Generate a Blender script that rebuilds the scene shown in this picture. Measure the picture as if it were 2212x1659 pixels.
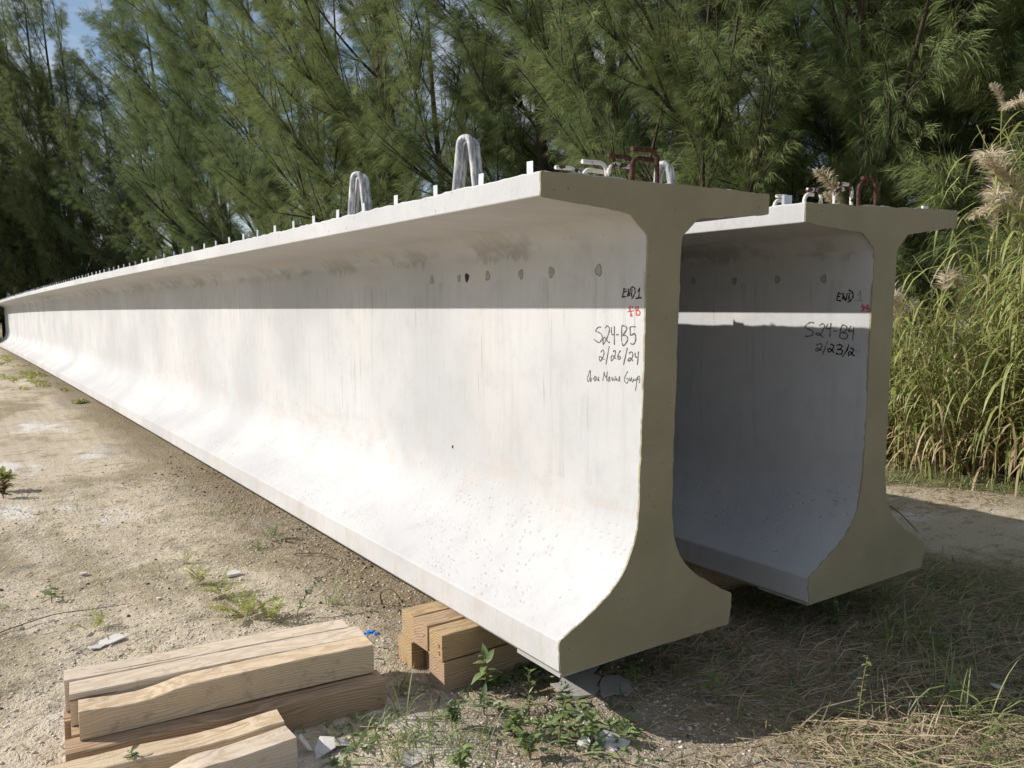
import bpy, bmesh, math, random
import numpy as np
from mathutils import Vector, Matrix

# ------------------------------------------------------------------ scene, camera, sky, sun
scene = bpy.context.scene
for o in list(bpy.data.objects):
    bpy.data.objects.remove(o)
COL = scene.collection

cam_d = bpy.data.cameras.new('camera')
cam = bpy.data.objects.new('camera', cam_d)
COL.objects.link(cam)
YAW, PITCH, ROLL = -0.59354, -0.09941, -0.01311
fw = Vector((-math.sin(YAW)*math.cos(PITCH), math.cos(YAW)*math.cos(PITCH), math.sin(PITCH)))
rt = Vector((math.cos(YAW), math.sin(YAW), 0))
up = rt.cross(fw)
r2 = rt*math.cos(ROLL) + up*math.sin(ROLL)
u2 = -rt*math.sin(ROLL) + up*math.cos(ROLL)
cam.matrix_world = Matrix(((r2.x, u2.x, -fw.x, -2.37591), (r2.y, u2.y, -fw.y, -2.50412), (r2.z, u2.z, -fw.z, 1.46685), (0, 0, 0, 1)))
cam_d.sensor_width = 36.0
cam_d.lens = 36.0*1804.71/2212.0
cam_d.clip_start = 0.05
cam_d.clip_end = 2000
scene.camera = cam

SUN_TO = Vector((-1.0, 0.76, 0.796)).normalized()          # direction towards the sun
elev = math.asin(SUN_TO.z)
world = bpy.data.worlds.new('World')
scene.world = world
world.use_nodes = True
wt = world.node_tree
wt.nodes.clear()
w_out = wt.nodes.new('ShaderNodeOutputWorld')
w_bg = wt.nodes.new('ShaderNodeBackground')
w_bg.inputs['Strength'].default_value = 0.098
sky = wt.nodes.new('ShaderNodeTexSky')
sky.sky_type = 'NISHITA'
sky.sun_disc = False
sky.sun_elevation = elev
sky.sun_rotation = math.atan2(SUN_TO.x, SUN_TO.y)
sky.air_density = 1.0
sky.dust_density = 0.8
w_tc = wt.nodes.new('ShaderNodeTexCoord')
w_map = wt.nodes.new('ShaderNodeMapping')
w_map.inputs['Scale'].default_value = (1.0, 1.0, 2.2)
w_n = wt.nodes.new('ShaderNodeTexNoise')
w_n.inputs['Scale'].default_value = 3.2
w_n.inputs['Detail'].default_value = 7
w_n.inputs['Roughness'].default_value = 0.58
w_r = wt.nodes.new('ShaderNodeValToRGB')
w_r.color_ramp.elements[0].position = 0.46
w_r.color_ramp.elements[0].color = (0, 0, 0, 1)
w_r.color_ramp.elements[1].position = 0.62
w_r.color_ramp.elements[1].color = (1, 1, 1, 1)
w_m = wt.nodes.new('ShaderNodeMix')
w_m.data_type = 'RGBA'
w_m.inputs[7].default_value = (6.2, 6.4, 6.9, 1)
wt.links.new(w_tc.outputs['Generated'], w_map.inputs['Vector'])
wt.links.new(w_map.outputs[0], w_n.inputs['Vector'])
wt.links.new(w_n.outputs['Fac'], w_r.inputs[0])
wt.links.new(w_r.outputs[0], w_m.inputs[0])
wt.links.new(sky.outputs[0], w_m.inputs[6])
wt.links.new(w_m.outputs[2], w_bg.inputs['Color'])
wt.links.new(w_bg.outputs[0], w_out.inputs[0])

sun_d = bpy.data.lights.new('sun', 'SUN')
sun_d.energy = 5.0
sun_d.angle = math.radians(0.53)
sun_d.color = (1.0, 0.955, 0.895)
sun = bpy.data.objects.new('sun', sun_d)
COL.objects.link(sun)
sun.rotation_euler = (-SUN_TO).to_track_quat('-Z', 'Y').to_euler()
sun.location = SUN_TO*40

scene.view_settings.view_transform = 'Standard'
scene.view_settings.look = 'None'
scene.view_settings.gamma = 1.0
scene.view_settings.use_curve_mapping = False
scene.view_settings.exposure = 0.22
scene.render.engine = 'CYCLES'
scene.cycles.use_adaptive_sampling = True
scene.cycles.adaptive_threshold = 0.02
scene.cycles.max_bounces = 5
scene.cycles.diffuse_bounces = 3
scene.cycles.glossy_bounces = 2
scene.cycles.transmission_bounces = 3
scene.cycles.transparent_max_bounces = 8

# ------------------------------------------------------------------ helpers
rng = np.random.default_rng(7)
random.seed(11)

def vnoise(x, y, seed=0):
    """smooth value noise, numpy arrays"""
    x = np.asarray(x, float); y = np.asarray(y, float)
    xi = np.floor(x).astype(np.int64); yi = np.floor(y).astype(np.int64)
    xf = x-xi; yf = y-yi
    u = xf*xf*(3-2*xf); v = yf*yf*(3-2*yf)
    def h(a, b):
        n = (a*374761393 + b*668265263 + seed*1442695041) & 0xffffffff
        n = ((n ^ (n >> 13))*1274126177) & 0xffffffff
        return ((n ^ (n >> 16)) & 0xffff)/65535.0
    return (h(xi, yi)*(1-u)+h(xi+1, yi)*u)*(1-v) + (h(xi, yi+1)*(1-u)+h(xi+1, yi+1)*u)*v

def fbm(x, y, seed=0, oct=4):
    s = 0; a = 0.5
    for i in range(oct):
        s = s + a*(vnoise(x, y, seed+i)-0.5)*2
        x = np.asarray(x)*2.03+3.1; y = np.asarray(y)*2.03+1.7; a *= 0.5
    return s

def sstep(a, b, x):
    t = np.clip((np.asarray(x, float)-a)/(b-a), 0, 1)
    return t*t*(3-2*t)

def gz_base(x, y):
    return -0.25 - 0.17*sstep(1.2, 4.6, x) + 0.02*fbm(np.asarray(x)*0.6, np.asarray(y)*0.6, 3, 3)

def gz(x, y):
    x = np.asarray(x, float); y = np.asarray(y, float)
    under = sstep(-1.2, -0.4, x)*sstep(4.0, 2.0, x)
    a = 0.018*(1-0.5*under)
    return gz_base(x, y) + a*fbm(x*4.5, y*4.5, 21, 3) + 0.009*fbm(x*15, y*15, 31, 3)

def mesh_np(name, v, f, smooth=False, sharp=None):
    """v (n,3), f (m,3) or (m,4) arrays or list of index lists"""
    me = bpy.data.meshes.new(name)
    v = np.asarray(v, np.float32)
    if isinstance(f, np.ndarray):
        k = f.shape[1]; m = f.shape[0]
        me.vertices.add(len(v)); me.vertices.foreach_set('co', v.ravel())
        me.loops.add(m*k); me.loops.foreach_set('vertex_index', f.astype(np.int32).ravel())
        me.polygons.add(m)
        me.polygons.foreach_set('loop_start', np.arange(0, m*k, k, dtype=np.int32))
        me.polygons.foreach_set('loop_total', np.full(m, k, np.int32))
        me.update(calc_edges=True)
    else:
        me.from_pydata([tuple(map(float, a)) for a in v], [], f)
        me.update()
    me.validate()
    if smooth:
        me.polygons.foreach_set('use_smooth', np.ones(len(me.polygons), bool))
        if sharp is not None:
            me.set_sharp_from_angle(angle=math.radians(sharp))
    return me

class MB:
    def __init__(self):
        self.v = []; self.f = []
    def add(self, vs, fs):
        n = len(self.v); self.v += [tuple(a) for a in vs]
        self.f += [[i+n for i in q] for q in fs]
    def box(self, x0, x1, y0, y1, z0, z1):
        self.add([(x0,y0,z0),(x1,y0,z0),(x1,y1,z0),(x0,y1,z0),(x0,y0,z1),(x1,y0,z1),(x1,y1,z1),(x0,y1,z1)],
                 [(3,2,1,0),(4,5,6,7),(0,1,5,4),(1,2,6,5),(2,3,7,6),(3,0,4,7)])
    def tube(self, pts, rad, n=8, cap=True, bump=0.0):
        pts = [Vector(p) for p in pts]
        rads = rad if hasattr(rad, '__len__') else [rad]*len(pts)
        t0 = (pts[1]-pts[0]).normalized()
        ref = Vector((0, 0, 1)) if abs(t0.z) < 0.9 else Vector((1, 0, 0))
        nrm = t0.cross(ref).normalized()
        rings = []
        for i, p in enumerate(pts):
            t = (pts[min(i+1, len(pts)-1)]-pts[max(i-1, 0)]).normalized()
            nrm = (nrm - t*nrm.dot(t)).normalized()
            b = t.cross(nrm)
            r = rads[i]*(1+bump*((i % 2)*2-1))
            rings.append([p + (nrm*math.cos(2*math.pi*k/n)+b*math.sin(2*math.pi*k/n))*r for k in range(n)])
        vs = [q for ring in rings for q in ring]; fs = []
        for i in range(len(pts)-1):
            for k in range(n):
                k2 = (k+1) % n
                fs.append((i*n+k, i*n+k2, (i+1)*n+k2, (i+1)*n+k))
        if cap:
            fs.append(tuple(range(n-1, -1, -1))); fs.append(tuple((len(pts)-1)*n+k for k in range(n)))
        self.add(vs, fs)
    def build(self, name, mat, parent=None, loc=None, smooth=False, sharp=None):
        off = np.array(parent_loc(parent) if parent is not None else (loc if loc is not None else (0, 0, 0)))
        me = mesh_np(name, np.array(self.v)-off, self.f, smooth, sharp)
        return link(name, me, mat, parent, None if parent is not None else loc)

def parent_loc(o):
    l = Vector((0, 0, 0))
    while o is not None:
        l = l + o.location; o = o.parent
    return l

def link(name, me, mat, parent=None, loc=None):
    o = bpy.data.objects.new(name, me)
    if mat is not None:
        me.materials.clear(); me.materials.append(mat)
    COL.objects.link(o)
    if parent is not None: o.parent = parent
    if loc is not None: o.location = loc
    return o

def empty(name, loc, rz=0):
    o = bpy.data.objects.new(name, None)
    o.empty_display_size = 0.2
    COL.objects.link(o); o.location = loc; o.rotation_euler = (0, 0, rz)
    return o

def tag(o, label=None, cat=None, group=None, kind=None):
    if label: o['label'] = label
    if cat: o['category'] = cat
    if group: o['group'] = group
    if kind: o['kind'] = kind
    return o

# ------------------------------------------------------------------ materials
class NT:
    def __init__(self, name):
        self.m = bpy.data.materials.new(name); self.m.use_nodes = True
        self.t = self.m.node_tree; self.t.nodes.clear()
        self.out = self.t.nodes.new('ShaderNodeOutputMaterial')
    def n(self, typ, **kw):
        nd = self.t.nodes.new(typ)
        for k, v in kw.items(): setattr(nd, k, v)
        return nd
    def l(self, a, b): self.t.links.new(a, b)
    def val(self, sock, x):
        if hasattr(x, 'is_linked') or isinstance(x, bpy.types.NodeSocket): self.l(x, sock)
        else: sock.default_value = x
    def math(self, op, a, b=0.0, c=None, clamp=False):
        nd = self.n('ShaderNodeMath', operation=op); nd.use_clamp = clamp
        self.val(nd.inputs[0], a); self.val(nd.inputs[1], b)
        if c is not None: self.val(nd.inputs[2], c)
        return nd.outputs[0]
    def mix(self, f, a, b, mode='MIX'):
        nd = self.n('ShaderNodeMix', data_type='RGBA', blend_type=mode)
        self.val(nd.inputs[0], f); self.val(nd.inputs[6], a if not isinstance(a, tuple) else (*a[:3], 1)); self.val(nd.inputs[7], b if not isinstance(b, tuple) else (*b[:3], 1))
        return nd.outputs[2]
    def obj(self):
        return self.n('ShaderNodeTexCoord').outputs['Object']
    def pos(self):
        return self.n('ShaderNodeNewGeometry').outputs['Position']
    def sep(self, v):
        s = self.n('ShaderNodeSeparateXYZ'); self.l(v, s.inputs[0]); return s.outputs
    def comb(self, x, y, z):
        c = self.n('ShaderNodeCombineXYZ')
        for i, a in enumerate((x, y, z)): self.val(c.inputs[i], a)
        return c.outputs[0]
    def scl(self, v, s):
        m = self.n('ShaderNodeMapping'); self.l(v, m.inputs[0]); m.inputs['Scale'].default_value = s; return m.outputs[0]
    def noise(self, v, scale, detail=3, rough=0.5, dist=0.0, w=None):
        nd = self.n('ShaderNodeTexNoise')
        self.l(v, nd.inputs['Vector']); nd.inputs['Scale'].default_value = scale
        nd.inputs['Detail'].default_value = detail; nd.inputs['Roughness'].default_value = rough
        nd.inputs['Distortion'].default_value = dist
        return nd.outputs['Fac']
    def vor(self, v, scale, feature='F1', out='Distance', rand=1.0):
        nd = self.n('ShaderNodeTexVoronoi', feature=feature)
        self.l(v, nd.inputs['Vector']); nd.inputs['Scale'].default_value = scale; nd.inputs['Randomness'].default_value = rand
        return nd.outputs[out]
    def ramp(self, f, a, b, lo=0.0, hi=1.0):
        nd = self.n('ShaderNodeMapRange'); nd.clamp = True
        nd.interpolation_type = 'SMOOTHSTEP'
        self.val(nd.inputs[0], f); nd.inputs[1].default_value = a; nd.inputs[2].default_value = b
        nd.inputs[3].default_value = lo; nd.inputs[4].default_value = hi
        return nd.outputs[0]
    def bump(self, h, strength=0.3, dist=0.01, nrm=None):
        b = self.n('ShaderNodeBump'); self.l(h, b.inputs['Height'])
        b.inputs['Strength'].default_value = strength; b.inputs['Distance'].default_value = dist
        if nrm is not None: self.l(nrm, b.inputs['Normal'])
        return b.outputs[0]
    def principled(self, col, rough=0.8, nrm=None, metal=0.0, spec=0.3):
        p = self.n('ShaderNodeBsdfPrincipled')
        self.val(p.inputs['Base Color'], col if not isinstance(col, tuple) else (*col[:3], 1))
        self.val(p.inputs['Roughness'], rough); self.val(p.inputs['Metallic'], metal)
        p.inputs['Specular IOR Level'].default_value = spec
        if nrm is not None: self.l(nrm, p.inputs['Normal'])
        self.l(p.outputs[0], self.out.inputs[0])
        return p

def mat_plain(name, col, rough=0.8, metal=0.0, spec=0.3, var=0.15, scale=8, bump=0.0):
    t = NT(name); o = t.obj()
    f = t.noise(o, scale, 4)
    c = t.mix(f, tuple(a*(1-var) for a in col), tuple(min(1, a*(1+var)) for a in col))
    nb = t.bump(t.noise(o, scale*6, 3), bump, 0.005) if bump else None
    t.principled(c, rough, nb, metal, spec)
    return t.m

def mat_concrete(name, region, stain=1.0, base=1.0, seed=0.0):
    """same cast concrete everywhere; region adds the marks found there, haunch also a painted bounce tint: web, haunch (upper), foot (lower flange)"""
    t = NT(name); o0 = t.pos()
    mp = t.n('ShaderNodeMapping'); t.l(o0, mp.inputs[0]); mp.inputs['Location'].default_value = (0, seed*13.7, 0)
    o = mp.outputs[0]
    x, y, z = t.sep(o)
    c = t.mix(t.ramp(t.noise(o, 0.9, 3), 0.3, 0.7), tuple(a*base for a in (0.525, 0.52, 0.515)), tuple(a*base for a in (0.425, 0.425, 0.428)))
    c = t.mix(t.math('MULTIPLY', t.ramp(t.noise(t.scl(o, (1, 0.8, 0.5)), 1.7, 2), 0.52, 0.75), 0.40), c, tuple(a*base for a in (0.54, 0.505, 0.48)))
    st = t.noise(t.comb(t.math('MULTIPLY', x, 3.0), t.math('MULTIPLY', y, 20.0), t.math('MULTIPLY', z, 0.9)), 1.0, 3, 0.65)
    c = t.mix(t.ramp(st, 0.48, 0.74, 0, 0.34 if region == 'web' else 0.10), c, tuple(a*base for a in (0.375, 0.37, 0.365)))
    nz = t.sep(t.n('ShaderNodeNewGeometry').outputs['Normal'])[2]
    c = t.mix(t.ramp(t.noise(o, 7.0, 4, 0.7), 0.46, 0.72, 0, 0.30), c, tuple(a*base for a in (0.36, 0.355, 0.35)))
    h = t.math('MULTIPLY', t.noise(t.scl(o, (1, 1, 0.5)), 30.0, 4, 0.7), 0.4 if region == 'web' else 0.9)
    if region == 'web':
        st3 = t.noise(t.comb(t.math('MULTIPLY', x, 3.0), t.math('MULTIPLY', y, 70.0), t.math('MULTIPLY', z, 2.5)), 1.0, 1, 0.5)
        c = t.mix(t.math('MULTIPLY', t.ramp(st3, 0.64, 0.76), t.ramp(t.noise(o, 2.6, 2), 0.42, 0.62, 0, 0.6)), c, (0.27, 0.26, 0.24))
        dr = t.noise(t.comb(x, t.math('MULTIPLY', y, 12.0), t.math('MULTIPLY', z, 1.2)), 1.0, 2, 0.6)
        drm = t.math('MULTIPLY', t.ramp(dr, 0.54, 0.72), t.ramp(z, 1.15, 1.68))
        c = t.mix(t.math('MULTIPLY', drm, 0.34*stain), c, (0.27, 0.25, 0.22))
    if region in ('web', 'foot'):
        tide = t.math('MULTIPLY', t.ramp(z, 0.38, 0.56), t.ramp(z, 0.80, 0.60))
        c = t.mix(t.math('MULTIPLY', tide, t.ramp(t.noise(t.scl(o, (1, 2.2, 6)), 1.6, 3, 0.6), 0.45, 0.7, 0, 0.5)), c, (0.46, 0.41, 0.375))
    if region == 'haunch':
        zz = t.math('ADD', z, t.math('MULTIPLY', t.math('SUBTRACT', t.noise(t.comb(x, t.math('MULTIPLY', y, 26.0), t.math('MULTIPLY', z, 5.0)), 1.0, 3, 0.65), 0.5), 0.17))
        band = t.math('MULTIPLY', t.ramp(zz, 1.645, 1.69), t.ramp(zz, 1.80, 1.735))
        patch = t.ramp(t.noise(t.comb(x, t.math('MULTIPLY', y, 1.5), t.math('MULTIPLY', z, 3.0)), 1.0, 4, 0.7), 0.47, 0.60)
        c = t.mix(t.math('MULTIPLY', t.math('MULTIPLY', band, patch), 0.42*stain), c, (0.21, 0.185, 0.145))
        un = t.math('MULTIPLY', t.ramp(z, 1.72, 1.79), t.ramp(nz, -0.15, -0.5))
        us = t.noise(t.comb(t.math('MULTIPLY', x, 2.0), t.math('ADD', t.math('MULTIPLY', y, 9.0), t.math('MULTIPLY', x, 7.0)), z), 1.0, 3, 0.6)
        c = t.mix(t.math('MULTIPLY', un, t.ramp(us, 0.42, 0.70, 0.25, 0.7)), c, (0.47, 0.42, 0.34))  # tan streaks, plus warm ground bounce painted into the downward faces
    if region == 'foot':
        low = t.ramp(z, 0.16, 0.13)
        lr = t.noise(t.comb(x, t.math('MULTIPLY', y, 11.0), t.math('MULTIPLY', z, 3.0)), 1.0, 3, 0.65)
        c = t.mix(t.math('MULTIPLY', low, t.ramp(lr, 0.46, 0.72, 0.06, 0.62)), c, (0.44, 0.38, 0.315))
        v = t.n('ShaderNodeTexVoronoi'); t.l(t.scl(o, (1, 0.7, 1.2)), v.inputs['Vector']); v.inputs['Scale'].default_value = 40.0
        dm = t.math('MULTIPLY', t.ramp(v.outputs['Distance'], 0.45, 0.08), t.ramp(t.sep(v.outputs['Color'])[2], 0.35, 0.85))
        dz = t.math('MULTIPLY', t.ramp(z, 0.60, 0.42), t.ramp(z, 0.135, 0.165))
        dens = t.ramp(t.noise(o, 1.3, 2), 0.36, 0.58)
        dimple = t.math('MULTIPLY', dm, t.math('MULTIPLY', dz, dens))
        c = t.mix(t.math('MULTIPLY', dimple, 0.12), c, (0.36, 0.32, 0.285))
        h = t.math('SUBTRACT', h, t.math('MULTIPLY', dimple, 1.25))
    v = t.n('ShaderNodeTexVoronoi'); t.l(t.scl(o, (1, 1, 0.6)), v.inputs['Vector']); v.inputs['Scale'].default_value = 22.0
    sp = t.math('MULTIPLY', t.ramp(v.outputs['Distance'], 0.17, 0.07), t.ramp(t.sep(v.outputs['Color'])[0], 0.78, 0.84))
    c = t.mix(t.math('MULTIPLY', sp, 0.5), c, (0.20, 0.19, 0.175))
    t.principled(c, 0.82, t.bump(h, 0.55, 0.006), spec=0.25)
    return t.m

def mat_ground():
    t = NT('sandy_soil'); o = t.pos()
    x, y, z = t.sep(o)
    big = t.noise(t.scl(o, (1.0, 0.6, 1)), 0.8, 5, 0.62)
    c = t.mix(t.ramp(big, 0.38, 0.50), (0.30, 0.25, 0.16), (0.51, 0.435, 0.325))
    c = t.mix(t.ramp(big, 0.54, 0.64), c, (0.68, 0.645, 0.595))                       # pale dusty patches
    mid = t.noise(t.scl(o, (0.8, 1.25, 1)), 5.0, 5, 0.7)
    c = t.mix(t.ramp(mid, 0.53, 0.66, 0, 0.7), c, (0.24, 0.205, 0.15))              # dark organic drifts
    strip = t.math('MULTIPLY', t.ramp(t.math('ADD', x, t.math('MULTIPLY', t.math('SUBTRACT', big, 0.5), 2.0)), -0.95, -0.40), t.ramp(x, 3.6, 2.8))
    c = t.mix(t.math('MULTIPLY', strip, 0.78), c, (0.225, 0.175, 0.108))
    fine = t.noise(o, 48.0, 4, 0.75)
    c = t.mix(t.ramp(fine, 0.56, 0.68, 0, 0.75), c, (0.11, 0.09, 0.065))
    c = t.mix(t.ramp(fine, 0.46, 0.34, 0, 0.6), c, (0.72, 0.65, 0.54))
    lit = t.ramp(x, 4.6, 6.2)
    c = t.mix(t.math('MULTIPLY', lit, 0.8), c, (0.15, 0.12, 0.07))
    h = t.math('ADD', t.math('MULTIPLY', t.noise(o, 22.0, 4, 0.7), 1.2), t.math('MULTIPLY', t.noise(o, 90.0, 2, 0.7), 0.5))
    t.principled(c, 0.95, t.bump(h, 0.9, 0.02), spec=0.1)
    return t.m

def mat_wood(name, c1, c2, c3, cy=0.03, cz=-0.05, seed=0.0):
    t = NT(name); o = t.obj()
    oi = t.n('ShaderNodeObjectInfo')
    x, y, z = t.sep(o)
    rnd = t.math('MULTIPLY', oi.outputs['Random'], 10.0)
    xs = t.math('ADD', t.math('MULTIPLY', x, 0.75), rnd)
    w1 = t.math('MULTIPLY', t.math('SUBTRACT', t.noise(t.comb(xs, t.math('MULTIPLY', y, 2.5), t.math('MULTIPLY', z, 2.5)), 2.2, 3, 0.55), 0.5), 0.11)
    yy = t.math('ADD', t.math('SUBTRACT', y, cy), t.math('MULTIPLY', t.math('SUBTRACT', oi.outputs['Random'], 0.5), 0.08))
    zz = t.math('SUBTRACT', z, cz)
    r = t.math('SQRT', t.math('ADD', t.math('MULTIPLY', yy, yy), t.math('MULTIPLY', zz, zz)))
    ring = t.math('SINE', t.math('MULTIPLY', t.math('ADD', r, w1), 560.0))
    ring = t.ramp(ring, -0.6, 1.0)
    fib = t.noise(t.comb(t.math('MULTIPLY', x, 3.0), t.math('MULTIPLY', y, 90.0), t.math('MULTIPLY', z, 90.0)), 1.0, 3, 0.6)
    c = t.mix(t.math('MULTIPLY', ring, 0.8), c1, c2)
    c = t.mix(t.ramp(fib, 0.45, 0.75, 0, 0.4), c, c2)
    blot = t.noise(t.comb(t.math('ADD', x, rnd), t.math('MULTIPLY', y, 3.0), t.math('MULTIPLY', z, 3.0)), 3.0, 4, 0.6)
    c = t.mix(t.ramp(blot, 0.48, 0.72, 0, 0.6), c, c3)
    dirt = t.noise(o, 14.0, 5, 0.7)
    c = t.mix(t.ramp(dirt, 0.52, 0.70, 0, 0.55), c, (0.27, 0.215, 0.155))
    kv = t.vor(t.comb(t.math('ADD', t.math('MULTIPLY', x, 2.2), rnd), t.math('MULTIPLY', y, 6.0), t.math('MULTIPLY', z, 6.0)), 1.0)
    kc = t.sep(t.vor(t.comb(t.math('ADD', t.math('MULTIPLY', x, 2.2), rnd), t.math('MULTIPLY', y, 6.0), t.math('MULTIPLY', z, 6.0)), 1.0, out='Color'))[0]
    knot = t.math('MULTIPLY', t.ramp(kv, 0.13, 0.06), t.ramp(kc, 0.5, 0.6))
    c = t.mix(t.math('MULTIPLY', knot, 0.8), c, (0.17, 0.09, 0.045))
    chk = t.noise(t.comb(t.math('ADD', t.math('MULTIPLY', x, 1.6), rnd), t.math('MULTIPLY', y, 55.0), t.math('MULTIPLY', z, 55.0)), 1.0, 1, 0.4)
    chk = t.ramp(chk, 0.735, 0.76)
    c = t.mix(t.math('MULTIPLY', chk, 0.8), c, (0.10, 0.065, 0.04))
    saw = t.noise(t.comb(t.math('MULTIPLY', x, 150.0), t.math('MULTIPLY', y, 4.0), t.math('MULTIPLY', z, 4.0)), 1.0, 1, 0.4)
    h = t.math('ADD', t.math('ADD', t.math('MULTIPLY', fib, 0.7), t.math('MULTIPLY', ring, 0.4)), t.math('SUBTRACT', t.math('MULTIPLY', saw, 0.3), t.math('MULTIPLY', chk, 1.5)))
    t.principled(c, 0.85, t.bump(h, 0.5, 0.004), spec=0.15)
    return t.m

def mat_leaf(name, c1, c2, c3=None, trans=0.35, scale=1.3, rough=0.55, spec=0.3):
    t = NT(name); o = t.pos()
    oi = t.n('ShaderNodeObjectInfo')
    f = t.ramp(t.noise(o, scale, 4, 0.6), 0.3, 0.7)
    c = t.mix(f, c1, c2)
    if c3 is not None:
        c = t.mix(t.ramp(t.noise(o, scale*2.7, 3), 0.56, 0.72, 0, 0.75), c, c3)
    c = t.mix(t.math('MULTIPLY', oi.outputs['Random'], 0.22), c, tuple(a*0.7 for a in c1))
    d = t.n('ShaderNodeBsdfDiffuse'); t.l(c, d.inputs[0])
    tr = t.n('ShaderNodeBsdfTranslucent'); t.l(t.mix(0.5, c, tuple(min(1, a*1.3) for a in c2)), tr.inputs[0])
    m = t.n('ShaderNodeMixShader'); m.inputs[0].default_value = trans
    t.l(d.outputs[0], m.inputs[1]); t.l(tr.outputs[0], m.inputs[2])
    g = t.n('ShaderNodeBsdfGlossy'); g.inputs['Roughness'].default_value = rough
    g.inputs['Color'].default_value = (1, 1, 1, 1)
    m2 = t.n('ShaderNodeMixShader'); m2.inputs[0].default_value = 0.05*spec/0.3
    t.l(m.outputs[0], m2.inputs[1]); t.l(g.outputs[0], m2.inputs[2])
    t.l(m2.outputs[0], t.out.inputs[0])
    return t.m

def mat_rebar(name, paint):
    t = NT(name); o = t.pos()
    rust = t.mix(t.ramp(t.noise(o, 60, 4), 0.35, 0.65), (0.04, 0.02, 0.015), (0.10, 0.045, 0.028))
    x, y, z = t.sep(o)
    pm = t.ramp(t.math('ADD', t.noise(o, 26, 4, 0.65), paint), 0.50, 0.56)
    c = t.mix(pm, rust, (0.62, 0.58, 0.53))
    t.principled(c, 0.85, t.bump(t.math('ADD', t.noise(o, 160, 3), pm), 0.4, 0.003), spec=0.2)
    return t.m

M = {}
M['concrete'] = [mat_concrete('cast_concrete_'+r, r) for r in ('web', 'haunch', 'foot')]
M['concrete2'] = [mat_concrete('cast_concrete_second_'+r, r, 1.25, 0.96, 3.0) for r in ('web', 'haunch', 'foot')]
M['ground'] = mat_ground()
def mat_coat():
    t = NT('olive_end_coating'); o = t.pos()
    c = t.mix(t.ramp(t.noise(o, 3.0, 4), 0.3, 0.7), (0.262, 0.232, 0.145), (0.314, 0.273, 0.174))
    c = t.mix(t.ramp(t.noise(o, 7.0, 3), 0.6, 0.8, 0, 0.35), c, (0.29, 0.24, 0.165))
    vv = t.n('ShaderNodeTexVoronoi'); t.l(o, vv.inputs['Vector']); vv.inputs['Scale'].default_value = 30.0
    pit = t.math('MULTIPLY', t.ramp(vv.outputs['Distance'], 0.16, 0.08), t.ramp(t.sep(vv.outputs['Color'])[0], 0.82, 0.88))
    c = t.mix(t.math('MULTIPLY', pit, 0.5), c, (0.11, 0.095, 0.065))
    tw = t.noise(t.scl(o, (1.0, 1.0, 6.0)), 5.0, 4, 0.7)
    c = t.mix(t.ramp(tw, 0.58, 0.78, 0, 0.35), c, (0.37, 0.33, 0.235))
    nb = t.bump(t.math('SUBTRACT', t.math('ADD', t.noise(o, 90, 4, 0.65), t.math('MULTIPLY', t.noise(o, 11, 3), 2.0)), pit), 0.6, 0.004)
    t.principled(c, 0.6, nb, spec=0.35)
    return t.m
M['coat'] = mat_coat()
M['galv'] = mat_plain('galvanised_steel', (0.55, 0.57, 0.60), 0.42, 0.55, 0.5, 0.12, 40)
M['plate'] = mat_plain('dull_bearing_plate', (0.36, 0.36, 0.345), 0.7, 0.0, 0.3, 0.15, 20)
def mat_loop():
    t = NT('cement_dusted_conduit'); o = t.pos()
    f = t.ramp(t.noise(t.scl(o, (1, 1, 0.25)), 34, 4, 0.65), 0.42, 0.62)
    c = t.mix(f, (0.23, 0.235, 0.245), (0.60, 0.59, 0.57))
    c = t.mix(t.ramp(t.noise(o, 9, 3), 0.6, 0.8, 0, 0.5), c, (0.42, 0.36, 0.30))
    t.principled(c, 0.6, t.bump(t.noise(o, 120, 3), 0.3, 0.003), 0.15, 0.4)
    return t.m
M['loop'] = mat_loop()
M['rust'] = mat_rebar('rusty_rebar', -0.2)
M['rust_white'] = mat_rebar('rusty_rebar_half_white', 0.03)
M['white_bar'] = mat_rebar('cement_white_rebar', 0.17)
M['black_ink'] = mat_plain('black_marker_ink', (0.012, 0.012, 0.014), 0.6, var=0.3)
M['grey_ink'] = mat_plain('grey_marker_ink', (0.10, 0.095, 0.10), 0.7, var=0.35, scale=30)
M['faint_ink'] = mat_plain('faded_marker_ink', (0.30, 0.295, 0.30), 0.8, var=0.1)
M['red_ink'] = mat_plain('red_marker_ink', (0.50, 0.045, 0.05), 0.7, var=0.3, scale=30)
M['grout'] = mat_plain('grout_plug', (0.35, 0.32, 0.275), 0.9, var=0.3, scale=30, bump=0.5)
M['grout_rim'] = mat_plain('grout_rim', (0.25, 0.235, 0.215), 0.95, var=0.4, scale=50)
M['hole'] = mat_plain('hole_shade_disc', (0.03, 0.032, 0.036), 0.9, var=0.4, scale=40)  # dark colour on a disc stands for the shade inside a hole
M['wood_fresh'] = mat_wood('fresh_sawn_timber', (0.62, 0.495, 0.345), (0.49, 0.36, 0.225), (0.54, 0.42, 0.29))
M['wood_pale'] = mat_wood('bleached_timber', (0.62, 0.52, 0.405), (0.51, 0.405, 0.29), (0.52, 0.445, 0.355))
M['wood_brown'] = mat_wood('weathered_timber', (0.42, 0.30, 0.195), (0.28, 0.18, 0.105), (0.36, 0.29, 0.215))
M['wood_green'] = mat_wood('treated_timber', (0.44, 0.31, 0.175), (0.30, 0.20, 0.10), (0.34, 0.315, 0.20))
M['needle'] = mat_leaf('casuarina_needles', (0.135, 0.185, 0.08), (0.30, 0.345, 0.14), (0.36, 0.325, 0.15), 0.24, 0.7, 0.5, 0.0)
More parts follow.
